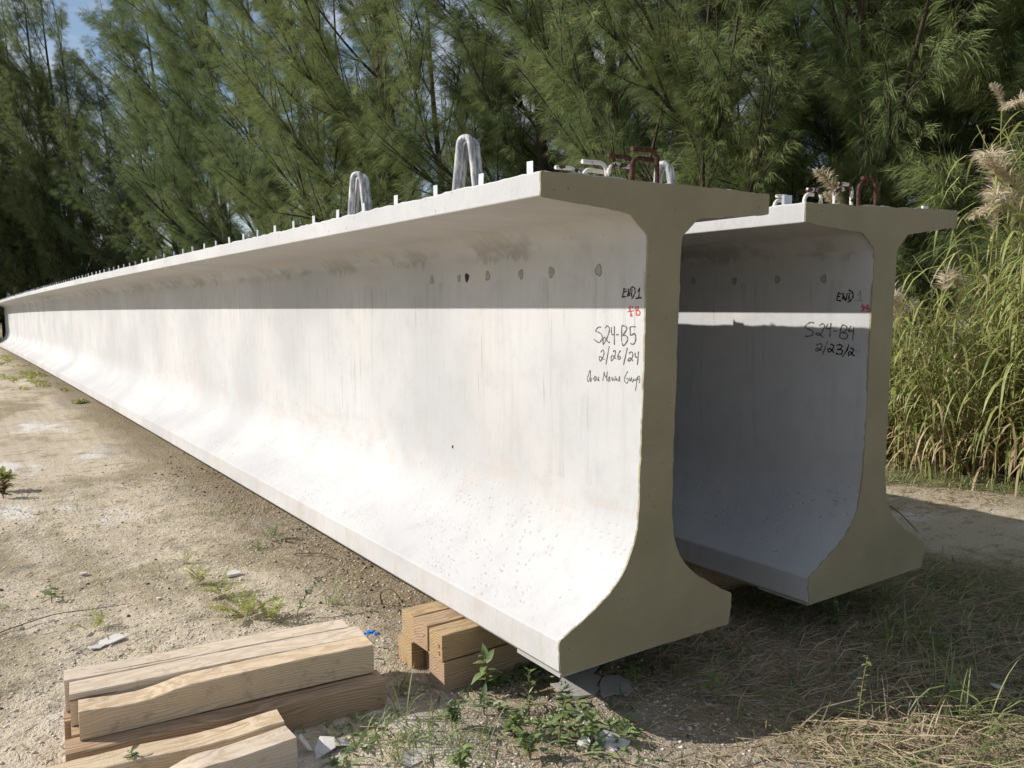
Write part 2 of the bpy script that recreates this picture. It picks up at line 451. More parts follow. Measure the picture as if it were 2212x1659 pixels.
M['needle_dark'] = mat_leaf('casuarina_needles_dark', (0.115, 0.17, 0.08), (0.265, 0.315, 0.135), None, 0.24, 0.7, 0.5, 0.0)
M['bark'] = mat_plain('tree_bark', (0.075, 0.058, 0.046), 0.95, var=0.45, scale=9, bump=0.8)
M['reed_leaf'] = mat_leaf('reed_leaves', (0.16, 0.215, 0.06), (0.42, 0.43, 0.155), (0.58, 0.50, 0.26), 0.40, 5.0, 0.5, 0.12)
M['reed_dry'] = mat_leaf('dry_reed_leaves', (0.38, 0.28, 0.14), (0.46, 0.35, 0.19), None, 0.3, 2.0)
M['plume'] = mat_leaf('reed_plume', (0.55, 0.47, 0.33), (0.66, 0.57, 0.42), None, 0.35, 5.0)
M['reed_stem'] = mat_plain('reed_stem', (0.26, 0.24, 0.09), 0.7, var=0.3, scale=6)
M['fern'] = mat_leaf('fern_fronds', (0.24, 0.27, 0.06), (0.38, 0.38, 0.10), (0.16, 0.21, 0.05), 0.35, 9)
M['weed'] = mat_leaf('weed_leaves', (0.15, 0.215, 0.07), (0.25, 0.31, 0.11), None, 0.35, 9)
M['weed_dark'] = mat_leaf('dark_weed_leaves', (0.075, 0.125, 0.045), (0.13, 0.175, 0.065), None, 0.3, 9)
M['weed_red'] = mat_leaf('reddish_weed_leaves', (0.20, 0.09, 0.045), (0.17, 0.17, 0.05), None, 0.3, 12)
M['grass'] = mat_leaf('grass_blades', (0.13, 0.19, 0.05), (0.26, 0.28, 0.09), (0.42, 0.35, 0.18), 0.35, 7)
M['straw'] = mat_leaf('dry_straw', (0.34, 0.265, 0.16), (0.48, 0.39, 0.255), (0.17, 0.12, 0.08), 0.2, 9)
M['stem'] = mat_plain('weed_stem', (0.20, 0.16, 0.09), 0.8, var=0.3)
M['twig'] = mat_plain('dead_twig', (0.15, 0.115, 0.085), 0.9, var=0.4, scale=20)
M['stone'] = mat_plain('limestone_pebble', (0.55, 0.50, 0.42), 0.9, var=0.35, scale=30)
M['clod'] = mat_plain('dark_clod', (0.085, 0.07, 0.05), 0.95, var=0.4, scale=30)
M['chip'] = mat_plain('cement_flake', (0.60, 0.57, 0.53), 0.85, var=0.12, scale=14, bump=0.3)
M['slab'] = mat_plain('grout_slab', (0.33, 0.315, 0.285), 0.9, var=0.15, scale=10, bump=0.4)
M['blue'] = mat_plain('blue_plastic', (0.03, 0.20, 0.62), 0.4, var=0.2, spec=0.5)

# ------------------------------------------------------------------ ground: one sheet, fine near the camera
def axis(lo, fine0, fine1, hi, step, grow=1.13):
    a = list(np.arange(fine0, fine1+1e-6, step))
    s = step; v = fine1
    while v < hi:
        s = min(s*grow, 40); v += s; a.append(v)
    s = step; v = fine0; b = []
    while v > lo:
        s = min(s*grow, 40); v -= s; b.append(v)
    return np.array(b[::-1]+a)
gx = axis(-500, -2.8, 2.6, 500, 0.022)
gy = axis(-500, -1.7, 4.2, 500, 0.022, 1.06)
GX, GY = np.meshgrid(gx, gy)
GZ = gz(GX, GY)
fade = 1/(1+np.maximum(0, np.hypot(GX, GY-5)-60)/80)
GZ = -0.25+(GZ+0.25)*fade
nx, ny = len(gx), len(gy)
idx = np.arange(nx*ny).reshape(ny, nx)
fq = np.stack([idx[:-1, :-1].ravel(), idx[:-1, 1:].ravel(), idx[1:, 1:].ravel(), idx[1:, :-1].ravel()], 1)
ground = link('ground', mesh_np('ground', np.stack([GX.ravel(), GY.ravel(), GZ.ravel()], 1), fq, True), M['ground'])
tag(ground, kind='structure')

# ------------------------------------------------------------------ concrete girders
IN = 0.0254
GH, GTE, GTF, GTK, GKX, GBE = 1.9187, 0.0865, 0.2117, 0.1266, 0.1798, 0.140
LEAN = -0.0332
LEN = 43.09
def camber(y):
    t = y/LEN
    return 4*0.0703*t*(1-t) - 0.00667*y
def profile():
    """left half from bottom edge to top corner, (x,z)"""
    L = [(-0.4826+0.016, 0.0), (-0.4826, 0.018), (-0.4826, 0.075), (-0.4826, GBE-0.006), (-0.478, GBE+0.003)]
    # straight slope then sweeping curve into the web
    cp = [(-0.478, 0.143), (-0.365, 0.204), (-0.268, 0.262), (-0.205, 0.312), (-0.160, 0.366), (-0.127, 0.428), (-0.104, 0.50), (-0.0915, 0.575), (-0.0889, 0.66)]
    for i in range(len(cp)-1):
        p0 = cp[max(i-1, 0)]; p1 = cp[i]; p2 = cp[i+1]; p3 = cp[min(i+2, len(cp)-1)]
        for s in (0.25, 0.5, 0.75, 1.0):
            q = []
            for k in (0, 1):
                q.append(0.5*(2*p1[k]+(p2[k]-p0[k])*s+(2*p0[k]-5*p1[k]+4*p2[k]-p3[k])*s*s+(-p0[k]+3*p1[k]-3*p2[k]+p3[k])*s**3))
            L.append(tuple(q))
    for z in np.linspace(0.75, GH-GTF-0.03, 10): L.append((-0.0889, float(z)))
    L += [(-0.0895, GH-GTF-0.012), (-0.093, GH-GTF+0.004), (-0.101, GH-GTF+0.016), (-0.166, GH-GTK-0.014), (-0.178, GH-GTK-0.004), (-0.196, GH-GTK+0.002)]
    for k in range(1, 6):
        s = k/6; L.append((-0.196+(-0.6096+0.196)*s, GH-GTK+0.002+(GTK-GTE-0.002)*s))
    L += [(-0.6076, GH-GTE+0.0005), (-0.6096, GH-GTE+0.004), (-0.6096, GH-0.045), (-0.6096, GH-0.006)]
    return L

def make_girder(dx, dy, dz, ph, skew, seed, mat, label, group):
    root = empty('concrete_girder', (dx, dy, dz))
    tag(root, label, 'girder', group)
    L = profile()
    tops = [(-0.6096+0.004, GH)] + [(float(a), GH) for a in np.linspace(-0.585, 0.585, 34)] + [(0.6096-0.004, GH)]
    R = [(-x, z) for x, z in L[::-1]]
    bot = [(float(a), 0.0) for a in np.linspace(0.42, -0.42, 5)]
    ring = L + tops + R + bot
    n = len(ring)
    ys = [0.0, 0.008, 0.02]
    while ys[-1] < 3.2: ys.append(ys[-1]+0.03)
    s = 0.03
    while ys[-1] < LEN: s = min(s*1.05, 0.8); ys.append(ys[-1]+s)
    ys[-1] = LEN
    ys = np.array(ys)
    rx = np.array([a for a, b in ring]); rz = np.array([b for a, b in ring])
    istop = np.zeros(n, bool); istop[len(L)-1:len(L)+len(tops)+1] = True
    V = []
    g = np.random.default_rng(seed)
    for i, y in enumerate(ys):
        x = rx.copy(); z = rz.copy()
        yy = np.full(n, y)
        if y < 4:
            rag = 0.010*fbm(x*14+seed*7, np.full(n, y*14), seed, 3) + 0.004*fbm(x*60, np.full(n, y*45), seed+9, 2)
        else:
            rag = 0.006*(g.random(n)-0.5)
        z = z + np.where(istop, rag+0.001, 0)
        if i == 0:
            # chipped arrises at the end face
            cx = 0.0022*(g.random(n)-0.5); x = x + cx*2; z = z + 0.004*(g.random(n)-0.5)*(z > 0.05)
        elif i == 1:
            z = z + 0.003*(g.random(n)-0.5)*(z > 0.05)
        z0 = z + camber(y)
        t = max(0.0, 1-y/1.0)
        yy = yy + (LEAN*z + math.tan(skew)*x)*t
        V.append(np.stack([x + ph*z, yy, z0 - ph*x], 1))
    V = np.concatenate(V)
    F = []
    for i in range(len(ys)-1):
        a = i*n
        for k in range(n):
            k2 = (k+1) % n
            F.append((a+k, a+n+k, a+n+k2, a+k2))
    F.append(tuple(range(n)))
    F.append(tuple((len(ys)-1)*n+k for k in range(n-1, -1, -1)))
    me = mesh_np('body', V, F, True, 24)
    for mm in mat: me.materials.append(mm)
    zr = [b for a, b in ring]
    for q in me.polygons:
        if len(q.vertices) > 4: continue
        k0 = q.index % n
        zm = 0.5*(zr[k0]+zr[(k0+1) % n])
        q.material_index = 1 if zm > 1.60 else (2 if zm < 0.66 else 0)
    link('body', me, None, root)
    # ragged olive coating over the end face
    out = []
    def dense(pts):
        o = []
        for (a, b) in zip(pts, pts[1:]+pts[:1]):
            d = math.dist(a, b); k = max(1, int(d/0.006))
            for j in range(k): o.append((a[0]+(b[0]-a[0])*j/k, a[1]+(b[1]-a[1])*j/k))
        return o
    base = [q for q in L if q[1] > 0.02]
    base = [(-0.472, 0.001)] + base + [(-0.604, GH-0.001), (0.604, GH-0.001)] + [(-x, z) for x, z in base[::-1]] + [(0.472, 0.001)]
    o = dense(base)
    m = len(o)
    cx0 = sum(a for a, b in o)/m
    vs = []
    for j, (x, z) in enumerate(o):
        nxp = o[(j+1) % m]; pv = o[j-1]
        tx, tz = nxp[0]-pv[0], nxp[1]-pv[1]
        l = math.hypot(tx, tz) or 1
        nxv, nzv = -tz/l, tx/l
        k = 0.0010 + 0.0040*float(fbm(j*0.16, seed*5.0, 61, 3)) + 0.0035*float(fbm(j*0.035, seed*9.0, 71, 2))
        k = max(-0.008, min(0.0045, k))
        x += nxv*k; z += nzv*k
        vs.append((x, z))
    fv = []
    for yo in (-0.005, 0.004):
        for (x, z) in vs:
            fv.append((x + ph*z, LEAN*z + math.tan(skew)*x + yo, z - ph*x))
    ff = [tuple(range(m))] + [(k, m+k, m+(k+1) % m, (k+1) % m) for k in range(m)]
    me = mesh_np('end_coating', fv, ff, False)
    bm = bmesh.new(); bm.from_mesh(me); bmesh.ops.triangulate(bm, faces=[f for f in bm.faces if len(f.verts) > 4])
    bmesh.ops.recalc_face_normals(bm, faces=bm.faces); bm.to_mesh(me); bm.free()
    c = link('end_coating', me, M['coat'], root)
    tag(c, 'olive brown coating painted over the cut end')
    # bearing plate below the end
    b = MB(); b.box(-0.455, 0.40, 0.03, 0.33, -0.022, -0.0005)
    b.build('bearing_plate', M['plate'], None).parent = root
    return root

def W(root, ph, x, y, z):
    return (x+ph*z, y, z-ph*x+camber(max(y, 0)))

def smooth_path(pts, n=5):
    o = []
    for i in range(len(pts)-1):
        p0 = pts[max(i-1, 0)]; p1 = pts[i]; p2 = pts[i+1]; p3 = pts[min(i+2, len(pts)-1)]
        for s in np.linspace(0, 1, n, endpoint=False):
            o.append(tuple(0.5*(2*p1[k]+(p2[k]-p0[k])*s+(2*p0[k]-5*p1[k]+4*p2[k]-p3[k])*s*s+(-p0[k]+3*p1[k]-3*p2[k]+p3[k])*s**3) for k in range(len(p1))))
    o.append(tuple(pts[-1]))
    return o

def writing(root, name, strokes, mat, xs, width, label):
    """marker strokes lying on the web at x = xs(z), points are (y, z)"""
    v = []; f = []
    for si, st in enumerate(strokes):
        p = smooth_path(st, 5)
        for i, (y, z) in enumerate(p):
            a = p[max(i-1, 0)]; b = p[min(i+1, len(p)-1)]
            ty, tz = b[0]-a[0], b[1]-a[1]; l = math.hypot(ty, tz) or 1
            w = width*(0.85+0.25*math.sin(i*0.9+si*2))*(0.7 if i in (0, len(p)-1) else 1)
            ny_, nz_ = -tz/l*w/2, ty/l*w/2
            for s in (1, -1):
                yy, zz = y+s*ny_, z+s*nz_
                v.append((xs(zz)-0.0012-0.00005*si, yy, zz))
            if i: k = len(v)-4; f.append((k, k+1, k+3, k+2))
    off = root.location
    me = mesh_np(name, np.array(v)-np.array(off), f)
    o = link(name, me, mat, root)
    tag(o, label)
    return o

STROKES = {"END1":[[[0.0788,1.5125],[0.0818,1.4997],[0.0855,1.4838],[0.0885,1.4769],[0.064,1.4771]],[[0.0803,1.5076],[0.064,1.5078]],[[0.0818,1.4982],[0.0714,1.497],[0.061,1.5003]],[[0.0573,1.4765],[0.0544,1.4913],[0.0507,1.509],[0.0522,1.4992],[0.05,1.4834],[0.0456,1.4823],[0.0434,1.4911],[0.0405,1.5049],[0.0347,1.5126],[0.0259,1.5154],[0.0172,1.5103],[0.0122,1.5014],[0.0136,1.4907],[0.0215,1.4781],[0.0331,1.4674]],[[0.0296,1.5066],[0.0324,1.491],[0.0346,1.4753]],[[-0.0015,1.4949],[-0.01,1.503],[-0.0136,1.5107],[-0.0108,1.4903],[-0.0094,1.467]],[[0.0085,1.4686],[-0.0087,1.4709],[-0.0265,1.4717]]],"RED1":[[[0.0418,1.4418],[0.0418,1.43],[0.0389,1.4181],[0.0374,1.4082]],[[0.047,1.4349],[0.0448,1.424],[0.0418,1.4221]],[[0.0573,1.4161],[0.0389,1.4181],[0.0185,1.4211]],[[0.0251,1.4388],[0.0301,1.43]],[[0.0374,1.4142],[0.033,1.4053],[0.0286,1.3974]],[[0.0381,1.4132],[0.0374,1.3954]],[[0.0077,1.4329],[0.0062,1.4202],[0.0047,1.4084],[0.0033,1.4006]],[[0.0077,1.4329],[-0.0002,1.4368],[-0.0067,1.4339],[-0.0045,1.4261],[0.0026,1.4212],[-0.0088,1.4212],[-0.0167,1.4144],[-0.0146,1.4056],[-0.006,1.4021],[0.0026,1.4055]]],"S24":[[[0.2231,1.3491],[0.2326,1.3514],[0.248,1.3449],[0.2586,1.3342],[0.2423,1.329],[0.2251,1.3238],[0.2147,1.3118],[0.2176,1.2981],[0.2348,1.2846],[0.2521,1.2896],[0.2685,1.2978]],[[0.1967,1.3466],[0.1873,1.3547],[0.1779,1.3561],[0.1705,1.3483],[0.1696,1.3349],[0.178,1.3152],[0.1912,1.2965],[0.2082,1.2781],[0.21,1.2922],[0.2062,1.3046],[0.1987,1.3073],[0.1893,1.3002],[0.1725,1.2867],[0.1669,1.2912]],[[0.1557,1.3528],[0.1567,1.3328],[0.1539,1.3232],[0.1466,1.3197],[0.1393,1.3235]],[[0.1374,1.3568],[0.1374,1.3188],[0.1366,1.2783]],[[0.1265,1.3209],[0.1084,1.3219]],[[0.0913,1.3588],[0.0922,1.3283],[0.0913,1.2925]],[[0.0913,1.3582],[0.0744,1.3585],[0.0603,1.3504],[0.0656,1.3385],[0.0851,1.3196],[0.0709,1.3205],[0.0568,1.3126],[0.055,1.302],[0.0656,1.2874],[0.0833,1.2778],[0.0887,1.289]],[[0.0082,1.3561],[0.0393,1.3544],[0.0393,1.3355],[0.0384,1.3214],[0.0271,1.324],[0.0133,1.3291],[0.0073,1.3175],[0.0072,1.3035],[0.0132,1.2904],[0.0253,1.2847],[0.0375,1.2884]]],"DATE1":[[[0.2235,1.2436],[0.2159,1.2513],[0.2064,1.253],[0.2026,1.242],[0.2084,1.2257],[0.2256,1.2057],[0.2322,1.2134],[0.2331,1.222],[0.2255,1.2261],[0.2141,1.2193],[0.1989,1.2139]],[[0.1688,1.2722],[0.1782,1.237],[0.1905,1.1921]],[[0.1449,1.2482],[0.1375,1.2546],[0.1302,1.2537],[0.1311,1.2391],[0.1394,1.2242],[0.1541,1.2113],[0.1569,1.2221],[0.1523,1.2321],[0.1449,1.2336],[0.1357,1.2268],[0.1248,1.22]],[[0.0967,1.2569],[0.1084,1.2462],[0.1148,1.2302],[0.1121,1.2207],[0.103,1.2211],[0.0976,1.2274],[0.103,1.2326],[0.1112,1.2268]],[[0.0558,1.2699],[0.0673,1.2349],[0.0797,1.1977]],[[0.047,1.2442],[0.0409,1.2515],[0.0322,1.2537],[0.0235,1.2476],[0.0252,1.2345],[0.0374,1.2197],[0.0514,1.2154],[0.0479,1.2251],[0.0374,1.2292],[0.0304,1.2248],[0.0217,1.2164]],[[0.0097,1.2517],[0.0096,1.24],[0.0045,1.2332],[-0.0041,1.2359]],[[-0.01,1.2579],[-0.0075,1.2314],[-0.0042,1.2025]]],"SIG":[[[0.2941,1.1634],[0.3026,1.1497],[0.3103,1.1323],[0.3122,1.1201],[0.3085,1.1126],[0.3009,1.1185],[0.2933,1.1359],[0.2923,1.1539],[0.2941,1.1634],[0.2924,1.1455],[0.2934,1.1263],[0.2907,1.1121],[0.286,1.122],[0.284,1.1317]],[[0.2729,1.1325],[0.2739,1.1229]],[[0.2706,1.1434],[0.2706,1.1416]],[[0.2636,1.1379],[0.2664,1.1258],[0.2628,1.1177],[0.2563,1.1241],[0.2562,1.1384],[0.2627,1.1368]],[[0.248,1.1378],[0.248,1.1271],[0.2435,1.1226],[0.237,1.1302],[0.2361,1.1386],[0.237,1.1278],[0.2353,1.1185]],[[0.2117,1.1226],[0.2053,1.1371],[0.2008,1.1621],[0.1981,1.1494],[0.191,1.1393],[0.1838,1.1503],[0.1794,1.1646],[0.183,1.1468],[0.1848,1.1339],[0.1821,1.1247]],[[0.1661,1.1445],[0.175,1.1345],[0.1759,1.1251],[0.1697,1.1256],[0.1653,1.1352],[0.1661,1.1445],[0.1644,1.1306],[0.16,1.1251]],[[0.1529,1.1431],[0.1512,1.1339],[0.1477,1.1283],[0.1433,1.1391],[0.1451,1.1436]],[[0.1364,1.1372],[0.1372,1.1268]],[[0.1294,1.1493],[0.1285,1.1378],[0.1242,1.1312],[0.1208,1.1406],[0.1182,1.1339],[0.1104,1.1299],[0.1019,1.1397],[0.1036,1.1487],[0.107,1.1393],[0.1053,1.1314],[0.0984,1.1307]],[[0.0528,1.1737],[0.0629,1.1606],[0.0713,1.1464],[0.0713,1.1327],[0.0612,1.1238],[0.0528,1.1295],[0.0495,1.1399],[0.0545,1.1452],[0.062,1.1413]],[[0.0428,1.1494],[0.042,1.1393],[0.0386,1.1339],[0.0328,1.1445],[0.0304,1.1503],[0.0295,1.1402],[0.0237,1.1316],[0.018,1.141],[0.0164,1.1456],[0.0114,1.1381],[0.0049,1.142],[0.0016,1.1467]],[[-0.0032,1.1537],[-0.0016,1.1379],[0.0024,1.1141],[0.0072,1.0958]],[[-0.0016,1.1469],[-0.0097,1.1564],[-0.0162,1.1579],[-0.0186,1.1481],[-0.0179,1.1369],[-0.0146,1.13]],[[-0.0016,1.1491],[-0.0098,1.143],[-0.0081,1.1496]]],"END2":[[[0.0915,1.4895],[0.0947,1.4791],[0.099,1.4625],[0.101,1.45],[0.0902,1.4457],[0.0772,1.4441]],[[0.0936,1.4801],[0.0747,1.4799]],[[0.0967,1.4661],[0.0825,1.4665]],[[0.0691,1.4492],[0.0672,1.4642],[0.0659,1.4818],[0.0613,1.4642],[0.0514,1.4454],[0.0461,1.464],[0.042,1.4815]],[[0.0299,1.4839],[0.0323,1.468],[0.0334,1.4479]],[[0.0366,1.4953],[0.0285,1.4951],[0.0167,1.4883],[0.0094,1.4738],[0.0124,1.4595],[0.0247,1.4453],[0.0406,1.435]]],"FAINT2":[[[-0.0135,1.4705],[-0.0245,1.4815],[-0.0309,1.4946],[-0.0305,1.4713],[-0.029,1.4459]],[[0.0005,1.4461],[-0.0211,1.4449],[-0.0449,1.4437]]],"RED2":[[[-0.042,1.428],[-0.0435,1.4173],[-0.046,1.4092],[-0.0418,1.399],[-0.0376,1.3888]],[[-0.0333,1.4174],[-0.046,1.4072],[-0.0534,1.3889]],[[-0.054,1.4209],[-0.046,1.4082]],[[-0.0494,1.4082],[-0.0627,1.4122]],[[-0.0658,1.4203],[-0.0663,1.4041],[-0.0696,1.3879]],[[-0.0653,1.4173],[-0.0713,1.4233],[-0.0775,1.4183],[-0.075,1.4112],[-0.0673,1.4072],[-0.0774,1.4062],[-0.0804,1.3981],[-0.0779,1.391],[-0.0712,1.391]]],"S242":[[[0.2345,1.3287],[0.2489,1.3342],[0.2678,1.329],[0.2884,1.3132],[0.2785,1.302],[0.2535,1.2927],[0.2399,1.2817],[0.2433,1.2686],[0.2584,1.2617],[0.2909,1.2592]],[[0.2033,1.3163],[0.1887,1.3262],[0.1757,1.3248],[0.1717,1.3121],[0.1804,1.2943],[0.191,1.2764],[0.2075,1.2663],[0.2227,1.274],[0.2135,1.2783],[0.1984,1.2746],[0.1889,1.2652],[0.1774,1.2543]],[[0.151,1.3292],[0.1623,1.3043],[0.1458,1.303],[0.1331,1.3049]],[[0.1338,1.3318],[0.1367,1.3032],[0.1391,1.2594]],[[0.1173,1.2909],[0.0966,1.2914]],[[0.069,1.3218],[0.0772,1.2981],[0.0801,1.2761],[0.0832,1.2602]],[[0.0726,1.3217],[0.0567,1.322],[0.0424,1.3129],[0.0437,1.3004],[0.0557,1.2892],[0.0732,1.2825],[0.052,1.283],[0.0376,1.2725],[0.0407,1.2583],[0.0564,1.2524],[0.0832,1.2595]],[[0.019,1.3195],[0.0265,1.307],[0.0329,1.2897],[0.0174,1.294],[0.0035,1.2935]],[[0.0034,1.3167],[0.005,1.2873],[0.0081,1.2446]]],"DATE2":[[[0.2192,1.2127],[0.2045,1.2221],[0.1895,1.2218],[0.1856,1.2123],[0.1944,1.1958],[0.2147,1.1837],[0.2223,1.1882],[0.2188,1.1965],[0.2038,1.1987],[0.1867,1.1865]],[[0.1512,1.2375],[0.1668,1.2018],[0.1824,1.1641]]],"DATE2b":[[[0.1361,1.2205],[0.1253,1.2225],[0.116,1.2133],[0.1227,1.1971],[0.1369,1.1838],[0.1479,1.1849],[0.1501,1.196],[0.1392,1.2013],[0.128,1.1921],[0.1132,1.1801]],[[0.0999,1.2171],[0.0857,1.2223],[0.0713,1.2197],[0.0676,1.212],[0.0779,1.2005],[0.0957,1.1967],[0.0761,1.199],[0.0651,1.19],[0.0684,1.1789],[0.0807,1.1736],[0.1041,1.1773]],[[0.0284,1.226],[0.0406,1.1942],[0.0661,1.1609]],[[0.0199,1.2052],[0.0095,1.2064],[0.0032,1.1989],[0.0088,1.1847],[0.0241,1.1715],[0.0321,1.1742],[0.028,1.1854],[0.0177,1.189],[0.0086,1.1769],[-0.0046,1.1689]]],"FAINT2b":[[[-0.0113,1.2042],[-0.0101,1.1886]],[[-0.0183,1.1998],[-0.0204,1.189],[-0.0306,1.1895],[-0.0336,1.2035]]]}

PH1, PH2 = 0.00894, -0.01726
D2 = (1.49299, -0.04266, -0.02155)
g1 = make_girder(0, 0, 0, PH1, -0.0087, 1, M['concrete'], 'front sunlit concrete I-girder with S24-B5 written on its web', 'concrete girders lying side by side')
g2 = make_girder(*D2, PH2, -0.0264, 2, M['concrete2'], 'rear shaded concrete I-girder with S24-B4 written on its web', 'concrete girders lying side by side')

xs1 = lambda z: -0.0889 + PH1*z
xs2 = lambda z: D2[0] - 0.0889 + PH2*(z-D2[2])
writing(g1, 'marking', STROKES['END1'], M['black_ink'], xs1, 0.0066, 'END 1 in bold black marker')
writing(g1, 'marking', STROKES['RED1'], M['red_ink'], xs1, 0.0048, 'red star and B in marker')
writing(g1, 'marking', STROKES['S24'], M['grey_ink'], xs1, 0.0054, 'S24-B5 in grey marker')
writing(g1, 'marking', STROKES['DATE1'], M['grey_ink'], xs1, 0.005, '2/26/24 in grey marker')
for a_, b_, w_ in ((0, 5, 'first'), (5, 10, 'second'), (10, 15, 'last')):
    writing(g1, 'marking', STROKES['SIG'][a_:b_], M['grey_ink'], xs1, 0.0036, w_ + ' word of the cursive name in thin grey marker')
writing(g2, 'marking', STROKES['END2'], M['black_ink'], xs2, 0.0085, 'END in bold black marker')
writing(g2, 'marking', STROKES['FAINT2'], M['faint_ink'], xs2, 0.006, 'faded 1 in worn marker')
writing(g2, 'marking', STROKES['RED2'], M['red_ink'], xs2, 0.006, 'red star and B in marker')
writing(g2, 'marking', STROKES['S242'], M['grey_ink'], xs2, 0.0075, 'S24-B4 in dark marker')
writing(g2, 'marking', STROKES['DATE2'], M['grey_ink'], xs2, 0.007, 'first part of 2/23/24 in worn marker')
writing(g2, 'marking', STROKES['DATE2b'], M['black_ink'], xs2, 0.0085, 'rest of 2/23/24 in black marker')
writing(g2, 'marking', STROKES['FAINT2b'], M['faint_ink'], xs2, 0.005, 'faded last 4 of the date')

def plug(root, xs, y, z, r, kind='grout'):
    b = MB(); k = 18; r *= 0.82
    rr = [r*(1+0.13*math.sin(3*a+y*9)+0.07*math.sin(7*a+y*5)) for a in np.linspace(0, 2*math.pi, k, endpoint=False)]
    def ringv(s, d): return [(xs(z)-d, y+math.cos(2*math.pi*i/k)*rr[i]*s*0.9, z+math.sin(2*math.pi*i/k)*rr[i]*s) for i in range(k)]
    v = ringv(1.0, 0.0008)+ringv(0.86, 0.0022)+ringv(0.8, 0.0009)+ringv(0.45, 0.0018)
    f = []
    for j in range(3):
        for i in range(k): f.append((j*k+i, j*k+(i+1) % k, (j+1)*k+(i+1) % k, (j+1)*k+i))
    f.append(tuple(3*k+i for i in range(k)))
    off = np.array(root.location)
    nm = 'grout_plug' if kind != 'hole' else 'hole_shade_disc'
    me = mesh_np(nm, np.array(v)-off, f, True)
    o = link(nm, me, M[kind], root)
    if kind != 'hole':
        me.materials.append(M['grout_rim'])
        for q in me.polygons: q.material_index = 1 if q.index < k*(2 if kind == 'grout' else 1) else 0
    else: tag(o, 'open hole in the web, shade inside painted as a dark disc')
    return o
for (y, z, r, kd) in [(1.705, 1.588, 0.030, 'grout'), (1.401, 1.590, 0.024, 'grout'), (1.319, 1.592, 0.029, 'hole'), (1.113, 1.593, 0.030, 'grout'), (0.817, 1.592, 0.029, 'grout'), (0.573, 1.593, 0.031, 'grout'), (0.241, 1.589, 0.031, 'grout')]:
    plug(g1, xs1, y, z, r, kd)
plug(g1, xs1, 1.4925, 0.6615, 0.011, 'hole')
for (y, z, r, kd) in [(0.77, 1.563, 0.026, 'grout'), (1.086, 1.572, 0.022, 'grout'), (0.47, 1.563, 0.026, 'grout'), (0.181, 1.557, 0.026, 'grout')]:
    plug(g2, xs2, y, z, r, kd)

def lifting_loop(root, ph, x, y, h, w, seed, rz=0.0):
    """two conduits bent side by side into a steep hairpin"""
    b = MB(); zt = GH - 0.02; rr = 0.0205; rt_ = 0.036
    for i in (0, 1):
        hh = h - 0.010*i; pts = []
        for s in np.linspace(0, 1, 7, endpoint=False): pts.append((-w+(w-rt_)*s**1.25, (hh-rt_)*s))
        for a in np.linspace(math.pi, 0, 11): pts.append((rt_*math.cos(a), hh-rt_+rt_*math.sin(a)))
        for s in np.linspace(1, 0, 7)[1:]: pts.append((w-(w-rt_)*s**1.25, (hh-rt_)*s))
        q = [W(root, ph, x+u*math.cos(rz)-i*0.052*math.sin(rz)+0.01*v*i, y+u*math.sin(rz)+i*0.052*math.cos(rz), zt+v) for u, v in pts]
        b.tube(q, rr, 12)
    me = mesh_np('lifting_loop', b.v, b.f, True, 50)
    return link('lifting_loop', me, M['loop'], root)
lifting_loop(g1, PH1, 0.0, 1.47, 0.45, 0.076, 1, -1.05)
lifting_loop(g1, PH1, 0.0, 2.91, 0.445, 0.076, 2, -1.05)
lifting_loop(g1, PH1, 0.0, 41.3, 0.44, 0.076, 3, -1.05)
lifting_loop(g2, PH2, 0.0, 1.47, 0.44, 0.076, 4, -1.05)
lifting_loop(g2, PH2, 0.0, 2.91, 0.43, 0.076, 5, -1.05)

def hook(root, ph, y, zt, side, mat, ext, xl=0.05):
    """bent bar: leg at side*xl rising, bending over to the other side"""
    b = MB(); r = 0.0098; R = 0.040
    pts = []
    for z in np.arange(GH-0.05, zt-R, 0.011): pts.append((side*xl, y, float(z)))
    for a in np.linspace(0, math.pi/2, 8): pts.append((side*(xl-R+R*math.cos(a)), y, zt-R+R*math.sin(a)))
    xe = xl-R
    while xe > -ext: xe -= 0.011; pts.append((side*xe, y, zt+0.004*math.sin(xe*9)))
    q = [W(root, ph, *c) for c in pts]
    b.tube(q, r, 9, True, 0.05)
    me = mesh_np('rebar_hook', b.v, b.f, True, 60)
    return link('rebar_hook', me, mat, root)
for (y, zt, m1, m2) in [(0.045, 2.066, 'rust', 'rust'), (0.19, 2.060, 'rust', 'rust_white'), (0.36, 2.060, 'white_bar', 'white_bar'), (0.55, 2.062, 'rust_white', 'white_bar')]:
    hook(g1, PH1, y, zt, 1, M[m1], 0.075, 0.055)
    hook(g1, PH1, y+0.035, zt-0.028, -1, M[m2], 0.075, 0.05)
for (y, zt, m1, m2) in [(0.03, 2.068, 'rust', 'rust'), (0.165, 2.055, 'rust_white', 'rust_white'), (0.347, 2.048, 'rust_white', 'white_bar'), (0.54, 2.036, 'rust_white', 'white_bar')]:
    hook(g2, PH2, y, zt, 1, M[m1], 0.06, 0.05)
    hook(g2, PH2, y+0.03, zt-0.02, -1, M[m2], 0.02, 0.048)
b = MB()   # splash of cement round the low hooks
for k in range(40):
    a = random.uniform(0, 6.28); r = random.uniform(0, 0.05)
    x, y = 0.02+r*math.cos(a)*1.4, 0.55+r*math.sin(a)
    q = W(g1, PH1, x, y, GH+random.uniform(0.0, 0.03)); s = random.uniform(0.008, 0.02)
    b.add([(q[0]-s, q[1]-s, q[2]), (q[0]+s, q[1]-s, q[2]), (q[0]+s, q[1]+s, q[2]), (q[0]-s, q[1]+s, q[2]), (q[0], q[1], q[2]+s)], [(0, 1, 4), (1, 2, 4), (2, 3, 4), (3, 0, 4)])
